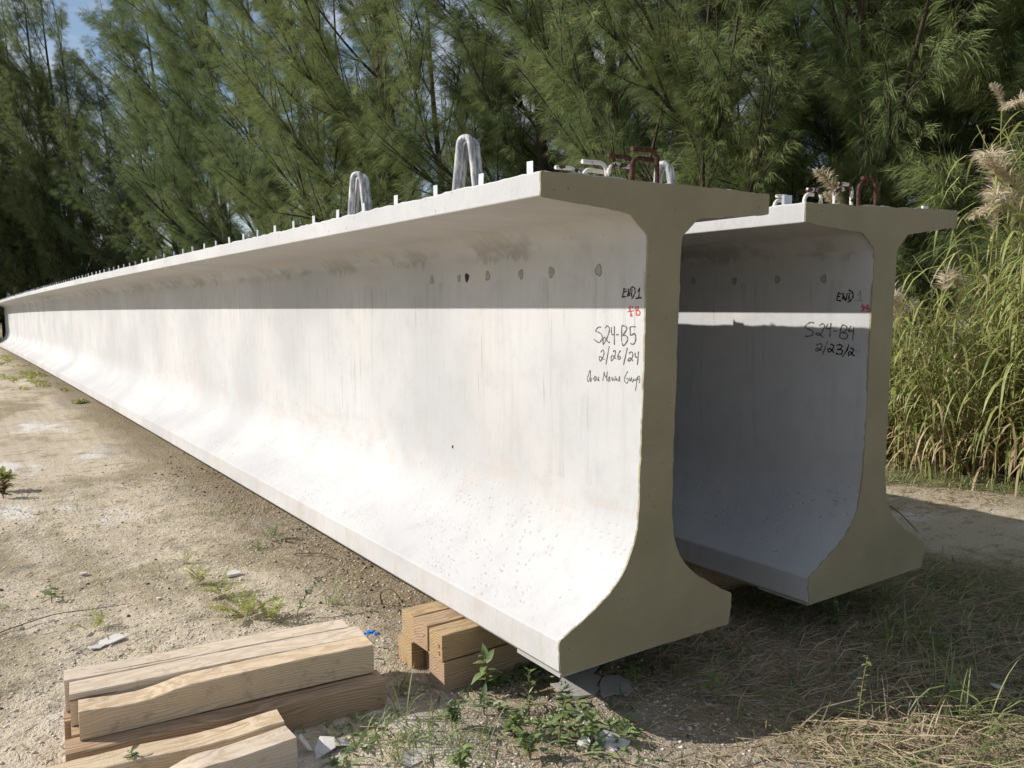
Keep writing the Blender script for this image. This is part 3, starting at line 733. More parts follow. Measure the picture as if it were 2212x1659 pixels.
link('cement_splash', mesh_np('cement_splash', b.v, b.f), M['chip'], g1)

# galvanised clips standing along the flange edges, the last one added for its shadow
def clip_mesh(wy, wx, h):
    b = MB(); t = 0.0022
    b.box(-t/2, t/2, -wy/2, wy/2, -0.02, h)
    b.box(t/2+0.0003, wx, wy/2-t, wy/2, -0.02, h)
    return mesh_np('edge_clip', b.v, b.f)
CLIP = clip_mesh(0.032, 0.014, 0.048)
CLIP.materials.append(M['galv'])
yc = 0.035; k = 0
while yc < LEN-0.2:
    o = bpy.data.objects.new('edge_clip', CLIP); COL.objects.link(o); o.parent = g1
    o.location = W(g1, PH1, -0.588+random.uniform(-0.004, 0.004), yc, GH)
    o.rotation_euler = (random.uniform(-0.04, 0.04), random.uniform(-0.05, 0.05), random.uniform(-0.15, 0.15))
    yc += 0.365+random.uniform(-0.03, 0.03)
CLIP2 = clip_mesh(0.03, 0.048, 0.052); CLIP2.materials.append(M['galv'])
for (x, y) in ((-0.573, 0.10), (-0.575, 0.47)):
    o = bpy.data.objects.new('edge_clip', CLIP2); COL.objects.link(o); o.parent = g2
    o.location = W(g2, PH2, x, y, GH); o.rotation_euler = (0, 0, -0.5)
CLIP3 = clip_mesh(0.012, 0.055, 0.034); CLIP3.materials.append(M['galv'])
o = bpy.data.objects.new('edge_clip', CLIP3); COL.objects.link(o); o.parent = g2
o.location = W(g2, PH2, 0.505, 0.05, GH); o.rotation_euler = (0, 0, -0.1)
SHADOW_CLIP = clip_mesh(0.062, 0.02, 0.04); SHADOW_CLIP.materials.append(M['galv'])  # added clip, made up to cast the bump in the rear web's shadow
o = bpy.data.objects.new('edge_clip', SHADOW_CLIP); COL.objects.link(o); o.parent = g1
o.location = W(g1, PH1, 0.575, 1.335, GH); o.rotation_euler = (0.12, 0, 0)

# ------------------------------------------------------------------ timbers
def timber(loc, length, w, h, rz, mat, label, group=None, dip=None, ry=0.0, seed=0):
    """box timber along local x from 0, local y across (0..w), z from 0 to h; dip(t)-> lowering of the top"""
    g = np.random.default_rng(seed+100)
    nx_ = 40; bv = 0.004
    prof = [(bv, 0), (w-bv, 0), (w, bv), (w, h-bv), (w-bv, h), (bv, h), (0, h-bv), (0, bv)]
    vs = []; fs = []
    for i in range(nx_+1):
        t = i/nx_
        d = dip(t) if dip else 0.0
        wv = 0.0025*math.sin(t*5+seed)
        for (y, z) in prof:
            zz = z - (d if z > h/2 else 0) + wv*0.5
            yy = y + wv
            ex = 0.0
            if i in (0, nx_): ex = 0.003*(g.random()-0.5); 
            vs.append((t*length+ex, yy + 0.0012*(g.random()-0.5), zz + 0.0012*(g.random()-0.5)))
    n = len(prof)
    for i in range(nx_):
        for k in range(n):
            k2 = (k+1) % n
            fs.append((i*n+k, (i+1)*n+k, (i+1)*n+k2, i*n+k2))
    fs.append(tuple(range(n))); fs.append(tuple(nx_*n+k for k in range(n-1, -1, -1)))
    me = mesh_np('timber_block', vs, fs, True, 30)
    o = link('timber_block', me, mat, None, loc)
    o.rotation_euler = (0, ry, rz)
    tag(o, label, 'timber', group)
    return o
GA = 'loose timbers stacked in front of the girder'
ra = math.atan2(-0.112, 1.13)
def S(a, b, x): return float(sstep(a, b, x))
zl = -0.255
# stack A, lower layer
timber((-2.125, 0.745, zl), 1.20, 0.125, 0.127, ra, M['wood_brown'], 'darker brown timber at the bottom front of the loose stack, mostly covered', GA, seed=1)
timber((-2.09, 0.885, zl), 1.16, 0.125, 0.127, ra, M['wood_brown'], 'timber in the hidden middle of the bottom layer of the loose stack', GA, seed=2)
timber((-2.10, 1.025, zl), 1.15, 0.125, 0.127, ra, M['wood_brown'], 'timber at the back of the bottom layer of the loose stack', GA, seed=3)
# upper layer
timber((-2.068, 0.822, zl+0.131), 1.13, 0.115, 0.126, ra, M['wood_fresh'], 'front timber on top of the loose stack, with a wavy dip in its upper edge', GA, lambda t: 0.026*(1-S(0.17, 0.36, t))*(0.55+0.45*S(0.0, 0.14, t)), seed=4)
timber((-2.082, 0.962, zl+0.131), 1.16, 0.128, 0.126, ra-0.02, M['wood_pale'], 'pale middle timber on top of the loose stack', GA, seed=5)
timber((-2.085, 1.10, zl+0.131), 1.14, 0.115, 0.128, ra-0.03, M['wood_pale'], 'greyish back timber on top of the loose stack', GA, lambda t: 0.004*math.sin(t*6), seed=6)
# stack B, low timbers at the bottom of the picture
timber((-2.50, 0.605, zl), 1.10, 0.115, 0.13, math.atan2(-0.075, 1.1), M['wood_fresh'], 'low timber lying on the ground just ahead of the loose stack, streaked pink and tan', GA, lambda t: 0.012*S(0.5, 0.72, t)*S(0.98, 0.8, t), seed=7)
timber((-2.50, 0.335, zl), 1.10, 0.115, 0.13, math.atan2(0.06, 1.1), M['wood_pale'], 'nearest timber at the bottom edge with a long curved cut along its top', GA, lambda t: 0.03*S(0.70, 0.55, t)+0.008*S(0.7, 0.8, t), seed=8)
# stack C under the girders
GC = 'timbers carrying the girders'
zc = -0.0025
names_u = ['nearest upper timber under the front girder, greenish cut end with two red dots', 'middle upper timber under the front girder', 'farthest upper timber under the front girder']
names_l = ['nearest lower timber under the front girder', 'middle lower timber under the front girder, set back in shadow', 'farthest lower timber under the front girder']
for i, (y0, x0, wd) in enumerate(((0.622, -0.655, 0.118), (0.760, -0.655, 0.135), (0.908, -0.648, 0.125))):
    timber((x0, y0, -0.122), 1.11, wd, 0.1195, 0.01, M[('wood_green', 'wood_brown', 'wood_green')[i]], names_u[i], GC, seed=20+i)
for i, (y0, x0, wd) in enumerate(((0.615, -0.655, 0.128), (0.770, -0.60, 0.115), (0.90, -0.668, 0.13))):
    timber((x0, y0, -0.258), 1.11, wd, 0.1335, 0.01, M[('wood_brown', 'wood_brown', 'wood_green')[i]], names_l[i], GC, seed=30+i)
for i, y0 in enumerate((41.0, 41.2)):
    timber((-0.7, y0, -0.30), 3.1, 0.14, 0.285, 0.0, M['wood_brown'], ('dark timber under the far end of the girders, nearer one', 'dark timber under the far end of the girders, farther one')[i], GC, seed=40+i)
for i, y0 in enumerate((0.75, 0.90)):
    timber((1.06, y0, -0.30), 0.86, 0.13, 0.255, 0.0, M['wood_brown'], ('dark timber under the near end of the rear girder, nearer one', 'dark timber under the near end of the rear girder, farther one')[i], GC, seed=50+i)
# red dots on the treated end
b = MB()
for (yy, zz) in ((0.655, -0.055), (0.652, -0.088)):
    k = 10
    b.add([(-0.6585, yy+0.008*math.cos(2*math.pi*i/k), zz+0.011*math.sin(2*math.pi*i/k)) for i in range(k)], [tuple(range(k-1, -1, -1))])
tb = [o for o in bpy.data.objects if o.get('label') == names_u[0]][0]
M['faint_red'] = mat_plain('faint_red_paint', (0.36, 0.17, 0.10), 0.8, var=0.3, scale=40)
dots = link('paint_dots', mesh_np('paint_dots', np.array(b.v)-np.array(tb.location), b.f), M['faint_red'], tb)

# ------------------------------------------------------------------ trees
def strips(P, D, ln, wd, up_hint, rs):
    """thin tapered needles: points P (n,3), directions D (n,3); two triangles bent slightly"""
    n = len(P)
    side = np.cross(D, rs.standard_normal((n, 3)))
    side /= np.linalg.norm(side, axis=1, keepdims=True)+1e-9
    w = (wd*rs.uniform(0.7, 1.3, n))[:, None]
    L = (ln*rs.uniform(0.65, 1.25, n))[:, None]
    mid = P + D*L*0.55
    D2 = D + np.array([0, 0, -0.55])*rs.uniform(0.5, 1.2, (n, 1))
    D2 /= np.linalg.norm(D2, axis=1, keepdims=True)
    tip = mid + D2*L*0.5
    V = np.stack([P, mid+side*w*0.5, mid-side*w*0.5, tip], 1).reshape(-1, 3)
    i = np.arange(n)*4
    F = np.concatenate([np.stack([i, i+1, i+2], 1), np.stack([i+2, i+1, i+3], 1)])
    return V, F

def make_tree_mesh(seed, H, nbr, lean, r0, base=1.0, dens=230, wd=0.0062, bias=0.85):
    rs = np.random.default_rng(seed)
    wood = MB()
    hs = np.linspace(0, 1, 14)
    px = lean[0]*hs**1.3*H + 0.12*np.sin(hs*7+seed)*hs
    py = lean[1]*hs**1.3*H + 0.12*np.cos(hs*6+seed*2)*hs
    tr = np.stack([px, py, hs*H], 1)
    wood.tube(tr, [max(0.012, r0*(1-0.93*h)*(1.25 if h == 0 else 1)) for h in hs], 8)
    NP = []; ND = []; NL = []
    def limb(p, d, L, nseg, lift, wob):
        pts = [p]
        for s in range(nseg):
            d = d + np.array([0, 0, lift]) + rs.normal(0, wob, 3); d = d/np.linalg.norm(d)
            pts.append(pts[-1] + d*L/nseg)
        return np.array(pts)
    def plume(pts, L, s0, rad):
        """foxtail of needles round a limb, thick in the middle and pointed at the tip"""
        nseg = len(pts)-1; per = 14
        m = max(3, int(L*dens*(1-s0)/per))
        s = s0+(1-s0)*rs.random(m)
        i = np.minimum((s*nseg).astype(int), nseg-1); f = (s*nseg-i)[:, None]
        q = pts[i]*(1-f)+pts[i+1]*f
        bd = pts[i+1]-pts[i]; bd /= np.linalg.norm(bd, axis=1, keepdims=True)
        r = rs.normal(0, 1, (m, 3)); r -= bd*np.sum(r*bd, 1, keepdims=True); r /= np.linalg.norm(r, axis=1, keepdims=True)+1e-9
        taper = np.sqrt(np.clip(1.05-s, 0.03, 1))[:, None]
        off = rs.random((m, 1))**0.7*rad*taper
        q = q + r*off*0.9 + bd*off*0.9 + np.array([0, 0, -0.25])*off
        d = bd*rs.uniform(0.5, 0.95, (m, 1)) + r*0.40 + np.array([0, 0, -0.45]) + rs.normal(0, 0.15, (m, 3))
        q = np.repeat(q, per, 0) + rs.normal(0, 0.026, (m*per, 3)); d = np.repeat(d, per, 0) + rs.normal(0, 0.14, (m*per, 3))
        NP.append(q); ND.append(d/np.linalg.norm(d, axis=1, keepdims=True)); NL.append(np.repeat(0.7+0.45*taper[:, 0], per))
    for b in range(nbr):
        u = (b+rs.random())/nbr
        h = base/H + (0.985-base/H)*u**0.95
        p0 = np.array([np.interp(h, hs, tr[:, k]) for k in range(3)])
        az = math.pi+0.2 + rs.normal(0, 0.65) if rs.random() < bias else rs.uniform(0, 2*math.pi)
        Lb = (4.6*(1-h)**0.6 + 0.9)*rs.uniform(0.75, 1.2)*min(1.0, (H/12))
        inc = rs.uniform(0.40, 0.98)
        d = np.array([math.cos(az)*math.cos(inc), math.sin(az)*math.cos(inc), math.sin(inc)])
        pts = limb(p0, d, Lb, 8, 0.045, 0.045)
        rb = max(0.009, r0*0.32*(1-h)+0.009)
        wood.tube(pts, [rb*(1-0.85*s/8) for s in range(9)], 5, False)
        plume(pts, Lb, 0.22, 0.22)
        for k in range(int(Lb*3.0)+2):
            s = rs.uniform(0.12, 0.9); i = int(s*8)
            bd = pts[min(i+1, 8)]-pts[min(i, 7)]; bd /= np.linalg.norm(bd)
            r = rs.normal(0, 1, 3); r -= bd*r.dot(bd); r /= np.linalg.norm(r)
            d2 = bd + r*rs.uniform(0.28, 0.6) + np.array([0, 0, 0.06]); d2 /= np.linalg.norm(d2)
            L2 = min(1.7, Lb*rs.uniform(0.24, 0.42)*(1.1-0.45*s))
            p2 = limb(pts[i], d2, L2, 4, 0.02, 0.06)
            wood.tube(p2, [rb*0.4*(1-0.8*q/4)+0.002 for q in range(5)], 4, False)
            plume(p2, L2, 0.05, 0.16)
    P = np.concatenate(NP); D = np.concatenate(ND); L = np.concatenate(NL)
    V, F = strips(P, D, 0.27*L, wd, None, rs)
    wm = mesh_np('trunk', wood.v, wood.f, True)
    cm = mesh_np('crown', V, F)
    return wm, cm

VAR = []
for i, (H, nb, ln, r0, bs) in enumerate([
        (15.0, 24, (-0.06, -0.01), 0.15, 0.5),
        (17.0, 24, (-0.03, 0.03), 0.17, 2.3),
        (13.0, 21, (-0.10, 0.02), 0.12, 0.4),
        (16.0, 23, (-0.07, -0.03), 0.16, 3.0),
        (7.0, 26, (-0.10, 0.0), 0.05, 0.2)]):
    wm, cm = make_tree_mesh(50+i, H, nb, ln, r0, bs)
    wm.materials.append(M['bark']); cm.materials.append(M['needle'] if i % 2 == 0 else M['needle_dark'])
    VAR.append((wm, cm, H))

def plant_tree(v, x, y, s, rz, label, group):
    wm, cm, H = VAR[v]
    r = empty('pine_tree', (x, y, float(gz_base(x, y))-0.05), rz)
    r.scale = (s, s, s*random.uniform(0.95, 1.08))
    tag(r, label, 'tree', group)
    for nm, me in (('trunk', wm), ('crown', cm)):
        o = bpy.data.objects.new(nm, me); COL.objects.link(o); o.parent = r
    return r
tr_rng = random.Random(5)
front = []
y = -2.0; k = 0
while y < 46:
    x = 9.3 + tr_rng.uniform(-0.5, 0.6) - 0.085*max(0, y-6)
    v = [3, 1, 1, 3, 0, 3, 1, 2, 0, 2][k % 10]
    plant_tree(v, x, y, tr_rng.uniform(0.92, 1.12), tr_rng.uniform(-0.5, 0.5), 'feathery green pine tree in the front row beside the girders', 'pine trees of the front row beside the girders')
    y += tr_rng.uniform(1.9, 2.8)*(1+0.008*y); k += 1
y = -4.0
while y < 52:
    x = 11.8 + tr_rng.uniform(-0.8, 0.8) - 0.05*max(0, y-8)
    v = [0, 2, 0, 2, 4][k % 5]
    plant_tree(v, x, y, tr_rng.uniform(0.95, 1.2), tr_rng.uniform(-0.8, 0.8), 'darker pine tree in the second row, half hidden by the front row', 'pine trees of the second row')
    y += (tr_rng.uniform(1.5, 2.2) if y < 16 else tr_rng.uniform(5.5, 7.5)); k += 1
y = -6.0
while y < 20:
    x = 15.5 + tr_rng.uniform(-1.2, 1.2)
    plant_tree([0, 2, 0, 4][k % 4], x, y, tr_rng.uniform(1.0, 1.25), tr_rng.uniform(0, 6.28), 'shaded pine tree deep in the grove, seen through gaps', 'pine trees deep in the grove')
    y += (tr_rng.uniform(2.6, 3.6) if y < 22 else tr_rng.uniform(4.6, 6.2)); k += 1
for i, (x, y, v) in enumerate(((10.6, 3.6, 2), (11.2, 1.4, 0), (12.6, -0.4, 0), (12.4, 5.6, 2), (10.4, -1.2, 2), (13.5, 3.0, 0), (9.9, 0.6, 4), (10.1, 2.6, 4), (10.9, 5.0, 4))):
    plant_tree(v, x, y, tr_rng.uniform(0.95, 1.15), tr_rng.uniform(-0.4, 0.4), 'dense pine tree rising behind the reeds at the right', 'pine trees behind the reeds')
GE = 'pine trees beyond the far girder ends'
LE = 'tall dark pine tree closing the view beyond the far girder ends'
for i in range(9):
    plant_tree([1, 3, 0, 1][i % 4], -9 + i*1.6 + tr_rng.uniform(-0.5, 0.5), 50+tr_rng.uniform(-1.5, 1.5), tr_rng.uniform(0.78, 0.92), tr_rng.uniform(-0.6, 0.6), LE, GE)
for i, (x, y) in enumerate(((-1.8, 49.0), (0.2, 48.6), (2.0, 48.2), (-3.5, 47.4), (3.6, 46.8))):
    plant_tree([0, 2][i % 2], x, y, (0.95, 1.05, 1.15, 0.95, 1.2)[i], tr_rng.uniform(-0.3, 0.3), LE, GE)
for i in range(5):
    plant_tree([0, 1, 3][i % 3], -10 + i*2.6 + tr_rng.uniform(-0.8, 0.8), 55+tr_rng.uniform(-1.5, 1.5), tr_rng.uniform(0.8, 0.95), tr_rng.uniform(0, 6.28), LE, GE)
for i, (x, y) in enumerate(((-4.4, 48), (-2.7, 46.5), (-1.0, 47.2), (0.9, 46.2), (2.8, 45.6), (4.3, 44.6))):
    plant_tree([0, 2, 0, 2, 0, 2][i], x, y, (0.85, 0.95, 1.0, 1.2, 1.2, 1.25)[i], tr_rng.uniform(-0.3, 0.3), ('pine tree with ascending sprays at the left edge, leftmost of the far trees', 'pine tree at the left edge, second of the far trees', 'pine tree straight beyond the far end of the front girder', 'pine tree just right of the far end of the front girder', 'pine tree beyond the far end of the rear girder', 'pine tree where the front row meets the far trees')[i], None)
for i in range(9):
    plant_tree(4, -8 + i*1.5 + tr_rng.uniform(-0.4, 0.4), 50.5+tr_rng.uniform(-0.8, 0.8), tr_rng.uniform(0.8, 1.1), tr_rng.uniform(0, 6.28), 'low young pine tree at the foot of the trees beyond the far girder ends', 'young pine trees beyond the far girder ends')
for i in range(9):
    plant_tree(4, -5 + i*1.5 + tr_rng.uniform(-0.4, 0.4), 47.5+tr_rng.uniform(-0.8, 0.8), tr_rng.uniform(0.8, 1.1), tr_rng.uniform(0, 6.28), 'low young pine tree at the foot of the trees beyond the far girder ends', 'young pine trees beyond the far girder ends')
for i in (0, 1, 2, 3, 4, 6, 8, 10, 12):
    plant_tree(4, 10.2 + tr_rng.uniform(-0.5, 0.8)-0.1*i*2, 2.5+i*3.0+tr_rng.uniform(-0.8, 0.8), tr_rng.uniform(0.6, 0.95), tr_rng.uniform(-0.8, 0.8), 'low young pine tree filling in beneath the front row', 'young pine trees beneath the front row')

# ------------------------------------------------------------------ tall reeds by the right edge
def ribbon(b, p, d, L, w, droop, n=6, tw=0.0, az=None):
    """arching blade from p starting along d"""
    p = Vector(p); d = Vector(d).normalized()
    sd = d.cross(Vector((0, 0, 1)))
    if sd.length < 0.05: sd = Vector((math.cos(tw), math.sin(tw), 0))
    sd.normalize()
    vs = []; fs = []
    for i in range(n+1):
        t = i/n
        ww = w*(0.55+0.9*t)*(1-t**2.2)**0.8 if i < n else 0
        s2 = (sd*math.cos(tw)+Vector((0, 0, 1))*math.sin(tw)*0.6)
        if i < n:
            vs += [tuple(p-s2*ww/2), tuple(p+s2*ww/2)]
        else: vs.append(tuple(p))
        d = (d + Vector((0, 0, -droop/n*(0.5+1.3*t)))).normalized()
        p = p + d*L/n
    for i in range(n-1): fs.append((2*i, 2*i+1, 2*i+3, 2*i+2))
    fs.append((2*n-2, 2*n-1, 2*n))
    b.add(vs, fs)

def plume_mesh(seed, L, wid, droop=0.6):
    rs = random.Random(seed); b = MB()
    d = Vector((0.25, 0, 1)).normalized(); p = Vector((0, 0, 0)); n = 26
    for i in range(n):
        t = i/n
        for k in range(13):
            a = rs.uniform(0, 6.283)
            sd = Vector((math.cos(a), math.sin(a), rs.uniform(0.2, 1.0))) + d*0.8
            l = wid*(0.35+1.0*math.sin(math.pi*min(1, t*0.85+0.12)))*rs.uniform(0.6, 1.2)
            ribbon(b, p, sd, l, 0.010, 1.1, 4, rs.uniform(0, 3))
        d = (d + Vector((0.06*droop, 0, -0.045*droop))).normalized()
        p = p + d*L/n
    return mesh_np('plume', b.v, b.f)
PLUMES = []
for i in range(3):
    m = plume_mesh(90+i, (0.55, 0.65, 0.55)[i], (0.11, 0.14, 0.125)[i], (0.5, 1.0, 1.6)[i]); m.materials.append(M['plume']); PLUMES.append(m)

def reed_variant(seed, n_stem, hmin, hmax, rad):
    rs = random.Random(seed); bl = MB(); bs = MB(); bd = MB(); tops = []
    for s in range(n_stem):
        a = rs.uniform(0, 6.283); r = rad*math.sqrt(rs.random())
        x, y = r*math.cos(a), r*math.sin(a)
        h = rs.uniform(hmin, hmax); lx, ly = rs.gauss(-0.10, 0.14), rs.gauss(-0.06, 0.14)
        pts = [(x+lx*h*(t**1.5), y+ly*h*(t**1.5), h*t) for t in np.linspace(0, 1, 7)]
        bs.tube(pts, [0.009*(1-0.6*t) for t in np.linspace(0, 1, 7)], 5, False)
        tops.append((pts[-1], h))
        nl = int(h*7)
        for k in range(nl):
            t = 0.12+0.86*(k+rs.random())/nl
            p = (x+lx*h*t**1.5, y+ly*h*t**1.5, h*t)
            az = rs.uniform(0, 6.283); inc = rs.uniform(0.35, 1.2)
            d = (math.cos(az)*math.cos(inc), math.sin(az)*math.cos(inc), math.sin(inc))
            tgt = bd if (t < 0.42 and rs.random() < 0.6) or rs.random() < 0.08 else bl
            ribbon(tgt, p, d, rs.uniform(0.4, 1.2), rs.uniform(0.014, 0.046), rs.uniform(1.5, 4.2), 6, rs.uniform(-0.5, 0.5))
    return (mesh_np('leaves', bl.v, bl.f), mesh_np('stems', bs.v, bs.f, True), mesh_np('dry_leaves', bd.v, bd.f), tops)
REEDS = [reed_variant(200, 62, 0.6, 2.3, 0.85), reed_variant(201, 56, 0.8, 2.7, 0.8), reed_variant(202, 34, 1.8, 3.7, 0.55)]
for a in REEDS:
    a[0].materials.append(M['reed_leaf']); a[1].materials.append(M['reed_stem']); a[2].materials.append(M['reed_dry'])
def reed_clump(v, x, y, s, rz, label, plumes):
    r = empty('reed_clump', (x, y, float(gz(x, y))-0.03), rz); r.scale = (s, s, s)
    tag(r, label, 'reeds', 'reed clumps along the grove edge')
    for nm, me in zip(('leaves', 'stems', 'dry_leaves'), REEDS[v][:3]):
        o = bpy.data.objects.new(nm, me); COL.objects.link(o); o.parent = r
    tops = sorted(REEDS[v][3], key=lambda q: -q[1])
    for i in range(plumes):
        o = bpy.data.objects.new('plume', PLUMES[(i+v) % 3]); COL.objects.link(o); o.parent = r
        o.location = tops[i*2 % len(tops)][0]; o.rotation_euler = (0, 0, random.uniform(2.2, 4.2)-rz)
    return r
rc = [(0, 6.75, 5.4, 0.9, 0.3, 0), (1, 6.6, 4.1, 0.8, 1.9, 1), (0, 6.45, 3.0, 0.88, 4.0, 0), (1, 6.35, 2.1, 0.72, 5.2, 0), (0, 6.7, 1.35, 0.9, 2.6, 0), (2, 7.1, 1.9, 0.85, 0.7, 0), (2, 6.3, 0.75, 1.0, 3.3, 1), (1, 6.7, 0.1, 1.05, 4.4, 1), (2, 7.2, 6.6, 0.8, 1.1, 0), (0, 7.0, 7.6, 0.9, 2.0, 0), (0, 7.35, 3.5, 0.9, 1.2, 0), (1, 7.4, 0.9, 0.95, 2.8, 0)]
rl = ['reed clump just right of the rear girder web, far one', 'leafy reed clump right of the rear girder with one drooping plume', 'dense reed clump right of the rear girder, tan blades at its foot', 'reed clump midway between the rear girder and the right edge', 'low reed clump near the right edge of the picture', 'tall leafy reed canes behind the lower reeds', 'tall reed canes at the right edge in front of the others', 'reed clump cut by the right edge of the picture', 'tall reed canes half hidden behind the rear girder flange', 'reed clump hidden behind the rear girder flange', 'back reed clump deep behind the others right of the rear girder', 'back reed clump near the right edge behind the low one']
for a, l in zip(rc, rl): reed_clump(a[0], a[1], a[2], a[3], a[4], l, a[5])
def plume_cane(x, y, h, lean, pl, rz, n_leaf, label, seed):
    rs = random.Random(seed); z = float(gz(x, y))
    r = empty('plume_cane', (x, y, z-0.03)); tag(r, label, 'reeds', 'plumed reed canes')
    pts = [(lean[0]*h*t**1.6, lean[1]*h*t**1.6, h*t) for t in np.linspace(0, 1, 9)]
    b = MB(); b.tube(pts, [0.011*(1-0.6*t) for t in np.linspace(0, 1, 9)], 6, False)
    link('stem', mesh_np('stem', b.v, b.f, True), M['reed_stem'], r)
    b = MB()
    for k in range(n_leaf):
        t = 0.2+0.75*(k+rs.random())/n_leaf; az = rs.uniform(0, 6.283); inc = rs.uniform(0.6, 1.2)
        ribbon(b, (lean[0]*h*t**1.6, lean[1]*h*t**1.6, h*t), (math.cos(az)*math.cos(inc), math.sin(az)*math.cos(inc), math.sin(inc)), rs.uniform(0.7, 1.2), rs.uniform(0.02, 0.036), rs.uniform(2.2, 3.6), 7, rs.uniform(-0.5, 0.5))
    link('leaves', mesh_np('leaves', b.v, b.f), M['reed_leaf'], r)
    for (i, sc, dz) in pl:
        o = bpy.data.objects.new('plume', PLUMES[i]); COL.objects.link(o); o.parent = r
        o.location = (lean[0]*h*(1-dz)**1.6, lean[1]*h*(1-dz)**1.6, h*(1-dz)); o.scale = (sc, sc, sc); o.rotation_euler = (0, 0, rz+dz*3)
    return r
plume_cane(6.05, 1.75, 2.85, (-0.03, -0.06), [(1, 1.15, 0.0), (2, 1.1, 0.06), (1, 0.9, 0.12)], 3.4, 16, 'tall cane with the biggest tan plume near the right edge', 901)
plume_cane(6.15, 1.45, 2.70, (-0.02, -0.02), [(0, 1.2, 0.0), (2, 1.2, 0.05)], 2.6, 16, 'tan plumed cane cut by the right edge', 902)
plume_cane(6.45, 1.80, 3.75, (-0.01, 0.0), [(0, 0.5, 0.0)], 3.0, 10, 'tallest bare cane with a small tuft near the right edge', 903)
plume_cane(5.95, 2.40, 1.75, (-0.10, 0.02), [(2, 1.2, 0.0)], 3.2, 12, 'short cane with a drooping tan plume beside the rear girder web', 904)
plume_cane(5.90, 2.15, 1.95, (0.06, -0.02), [(2, 1.1, 0.0)], 0.2, 12, 'short cane with an arching plume above the low reeds', 905)
plume_cane(6.0, 2.55, 1.55, (-0.02, 0.0), [(1, 1.0, 0.0)], 3.9, 10, 'lowest plumed cane in the reeds beside the rear girder web', 906)
plume_cane(6.55, 3.65, 2.95, (-0.02, 0.0), [(0, 1.1, 0.0), (0, 0.8, 0.05)], 3.0, 8, 'plumed cane rising behind the hooks of the rear girder', 907)
plume_cane(6.55, 3.95, 2.75, (0.03, 0.03), [(2, 0.9, 0.0)], 2.6, 8, 'shorter plumed cane behind the hooks of the rear girder', 908)
# low grass verge below the reeds
b = MB(); rs = random.Random(77)
for i in range(5200):
    y = rs.uniform(-1.0, 7.5); x = 5.75+0.35*math.sin(y*1.7)+abs(rs.gauss(0, 0.45))-0.25
    z = float(gz_base(x, y))
    a = rs.uniform(0, 6.283); inc = rs.uniform(0.5, 1.4)
    ribbon(b, (x, y, z), (math.cos(a)*math.cos(inc), math.sin(a)*math.cos(inc), math.sin(inc)), rs.uniform(0.08, 0.26), rs.uniform(0.006, 0.012), 1.6, 3, rs.uniform(-1, 1))
o = link('verge_grass', mesh_np('verge_grass', b.v, b.f), M['grass'])
tag(o, 'low green grass verge at the foot of the reeds', 'grass', kind='stuff')

# ------------------------------------------------------------------ weeds, ferns, tufts
def fern(x, y, s, label, seed, mat='fern', n=9):
    rs = random.Random(seed); b = MB(); z = float(gz(x, y))
    for i in range(n):
        a = i*2.4+rs.uniform(-0.4, 0.4); inc = rs.uniform(0.75, 1.35)
        d = Vector((math.cos(a)*math.cos(inc), math.sin(a)*math.cos(inc), math.sin(inc))); p = Vector((x+rs.gauss(0, 0.03)*s*3, y+rs.gauss(0, 0.03)*s*3, z-0.005))
        L = 1.25*s*rs.uniform(0.7, 1.2); m = 15
        for k in range(m):
            t = k/m
            sd = d.cross(Vector((0, 0, 1))).normalized()
            pl = L*0.24*math.sin(math.pi*min(1, 0.15+0.85*(1-t)))*(1-t*0.5)
            if t > 0.1:
                for sg in (1, -1):
                    e = (sd*sg+d*0.45+Vector((0, 0, rs.uniform(-0.1, 0.25)))).normalized()
                    ribbon(b, p, e, pl, pl*0.5, 0.4, 2, rs.uniform(-0.4, 0.4))
            d = (d+Vector((0, 0, -0.07))).normalized(); p = p+d*L/m
    o = link('fern', mesh_np('fern', np.array(b.v)-np.array((x, y, z)), b.f), M[mat], None, (x, y, z))
    return tag(o, label, 'fern')

def leaf_shape(L, wd, cup=0.25, n=6):
    v = []; f = []
    for i in range(n+1):
        t = i/n; ww = wd*math.sin(math.pi*min(0.98, 0.06+0.94*t)**0.85)*0.5
        zc_ = -0.35*L*t*t + 0.12*L*t
        v += [(t*L, -ww, zc_+ww*cup), (t*L, 0, zc_), (t*L, ww, zc_+ww*cup)]
    for i in range(n):
        k = i*3
        f += [(k, k+3, k+4, k+1), (k+1, k+4, k+5, k+2)]
    return mesh_np('leaf', v, f, True)
LEAF = {}
for nm, L_, w_ in (('broad', 0.085, 0.038), ('narrow', 0.10, 0.02), ('small', 0.038, 0.018)):
    for mt in ('weed', 'weed_dark', 'weed_red', 'fern'):
        me = leaf_shape(L_, w_); me.materials.append(M[mt]); LEAF[(nm, mt)] = me

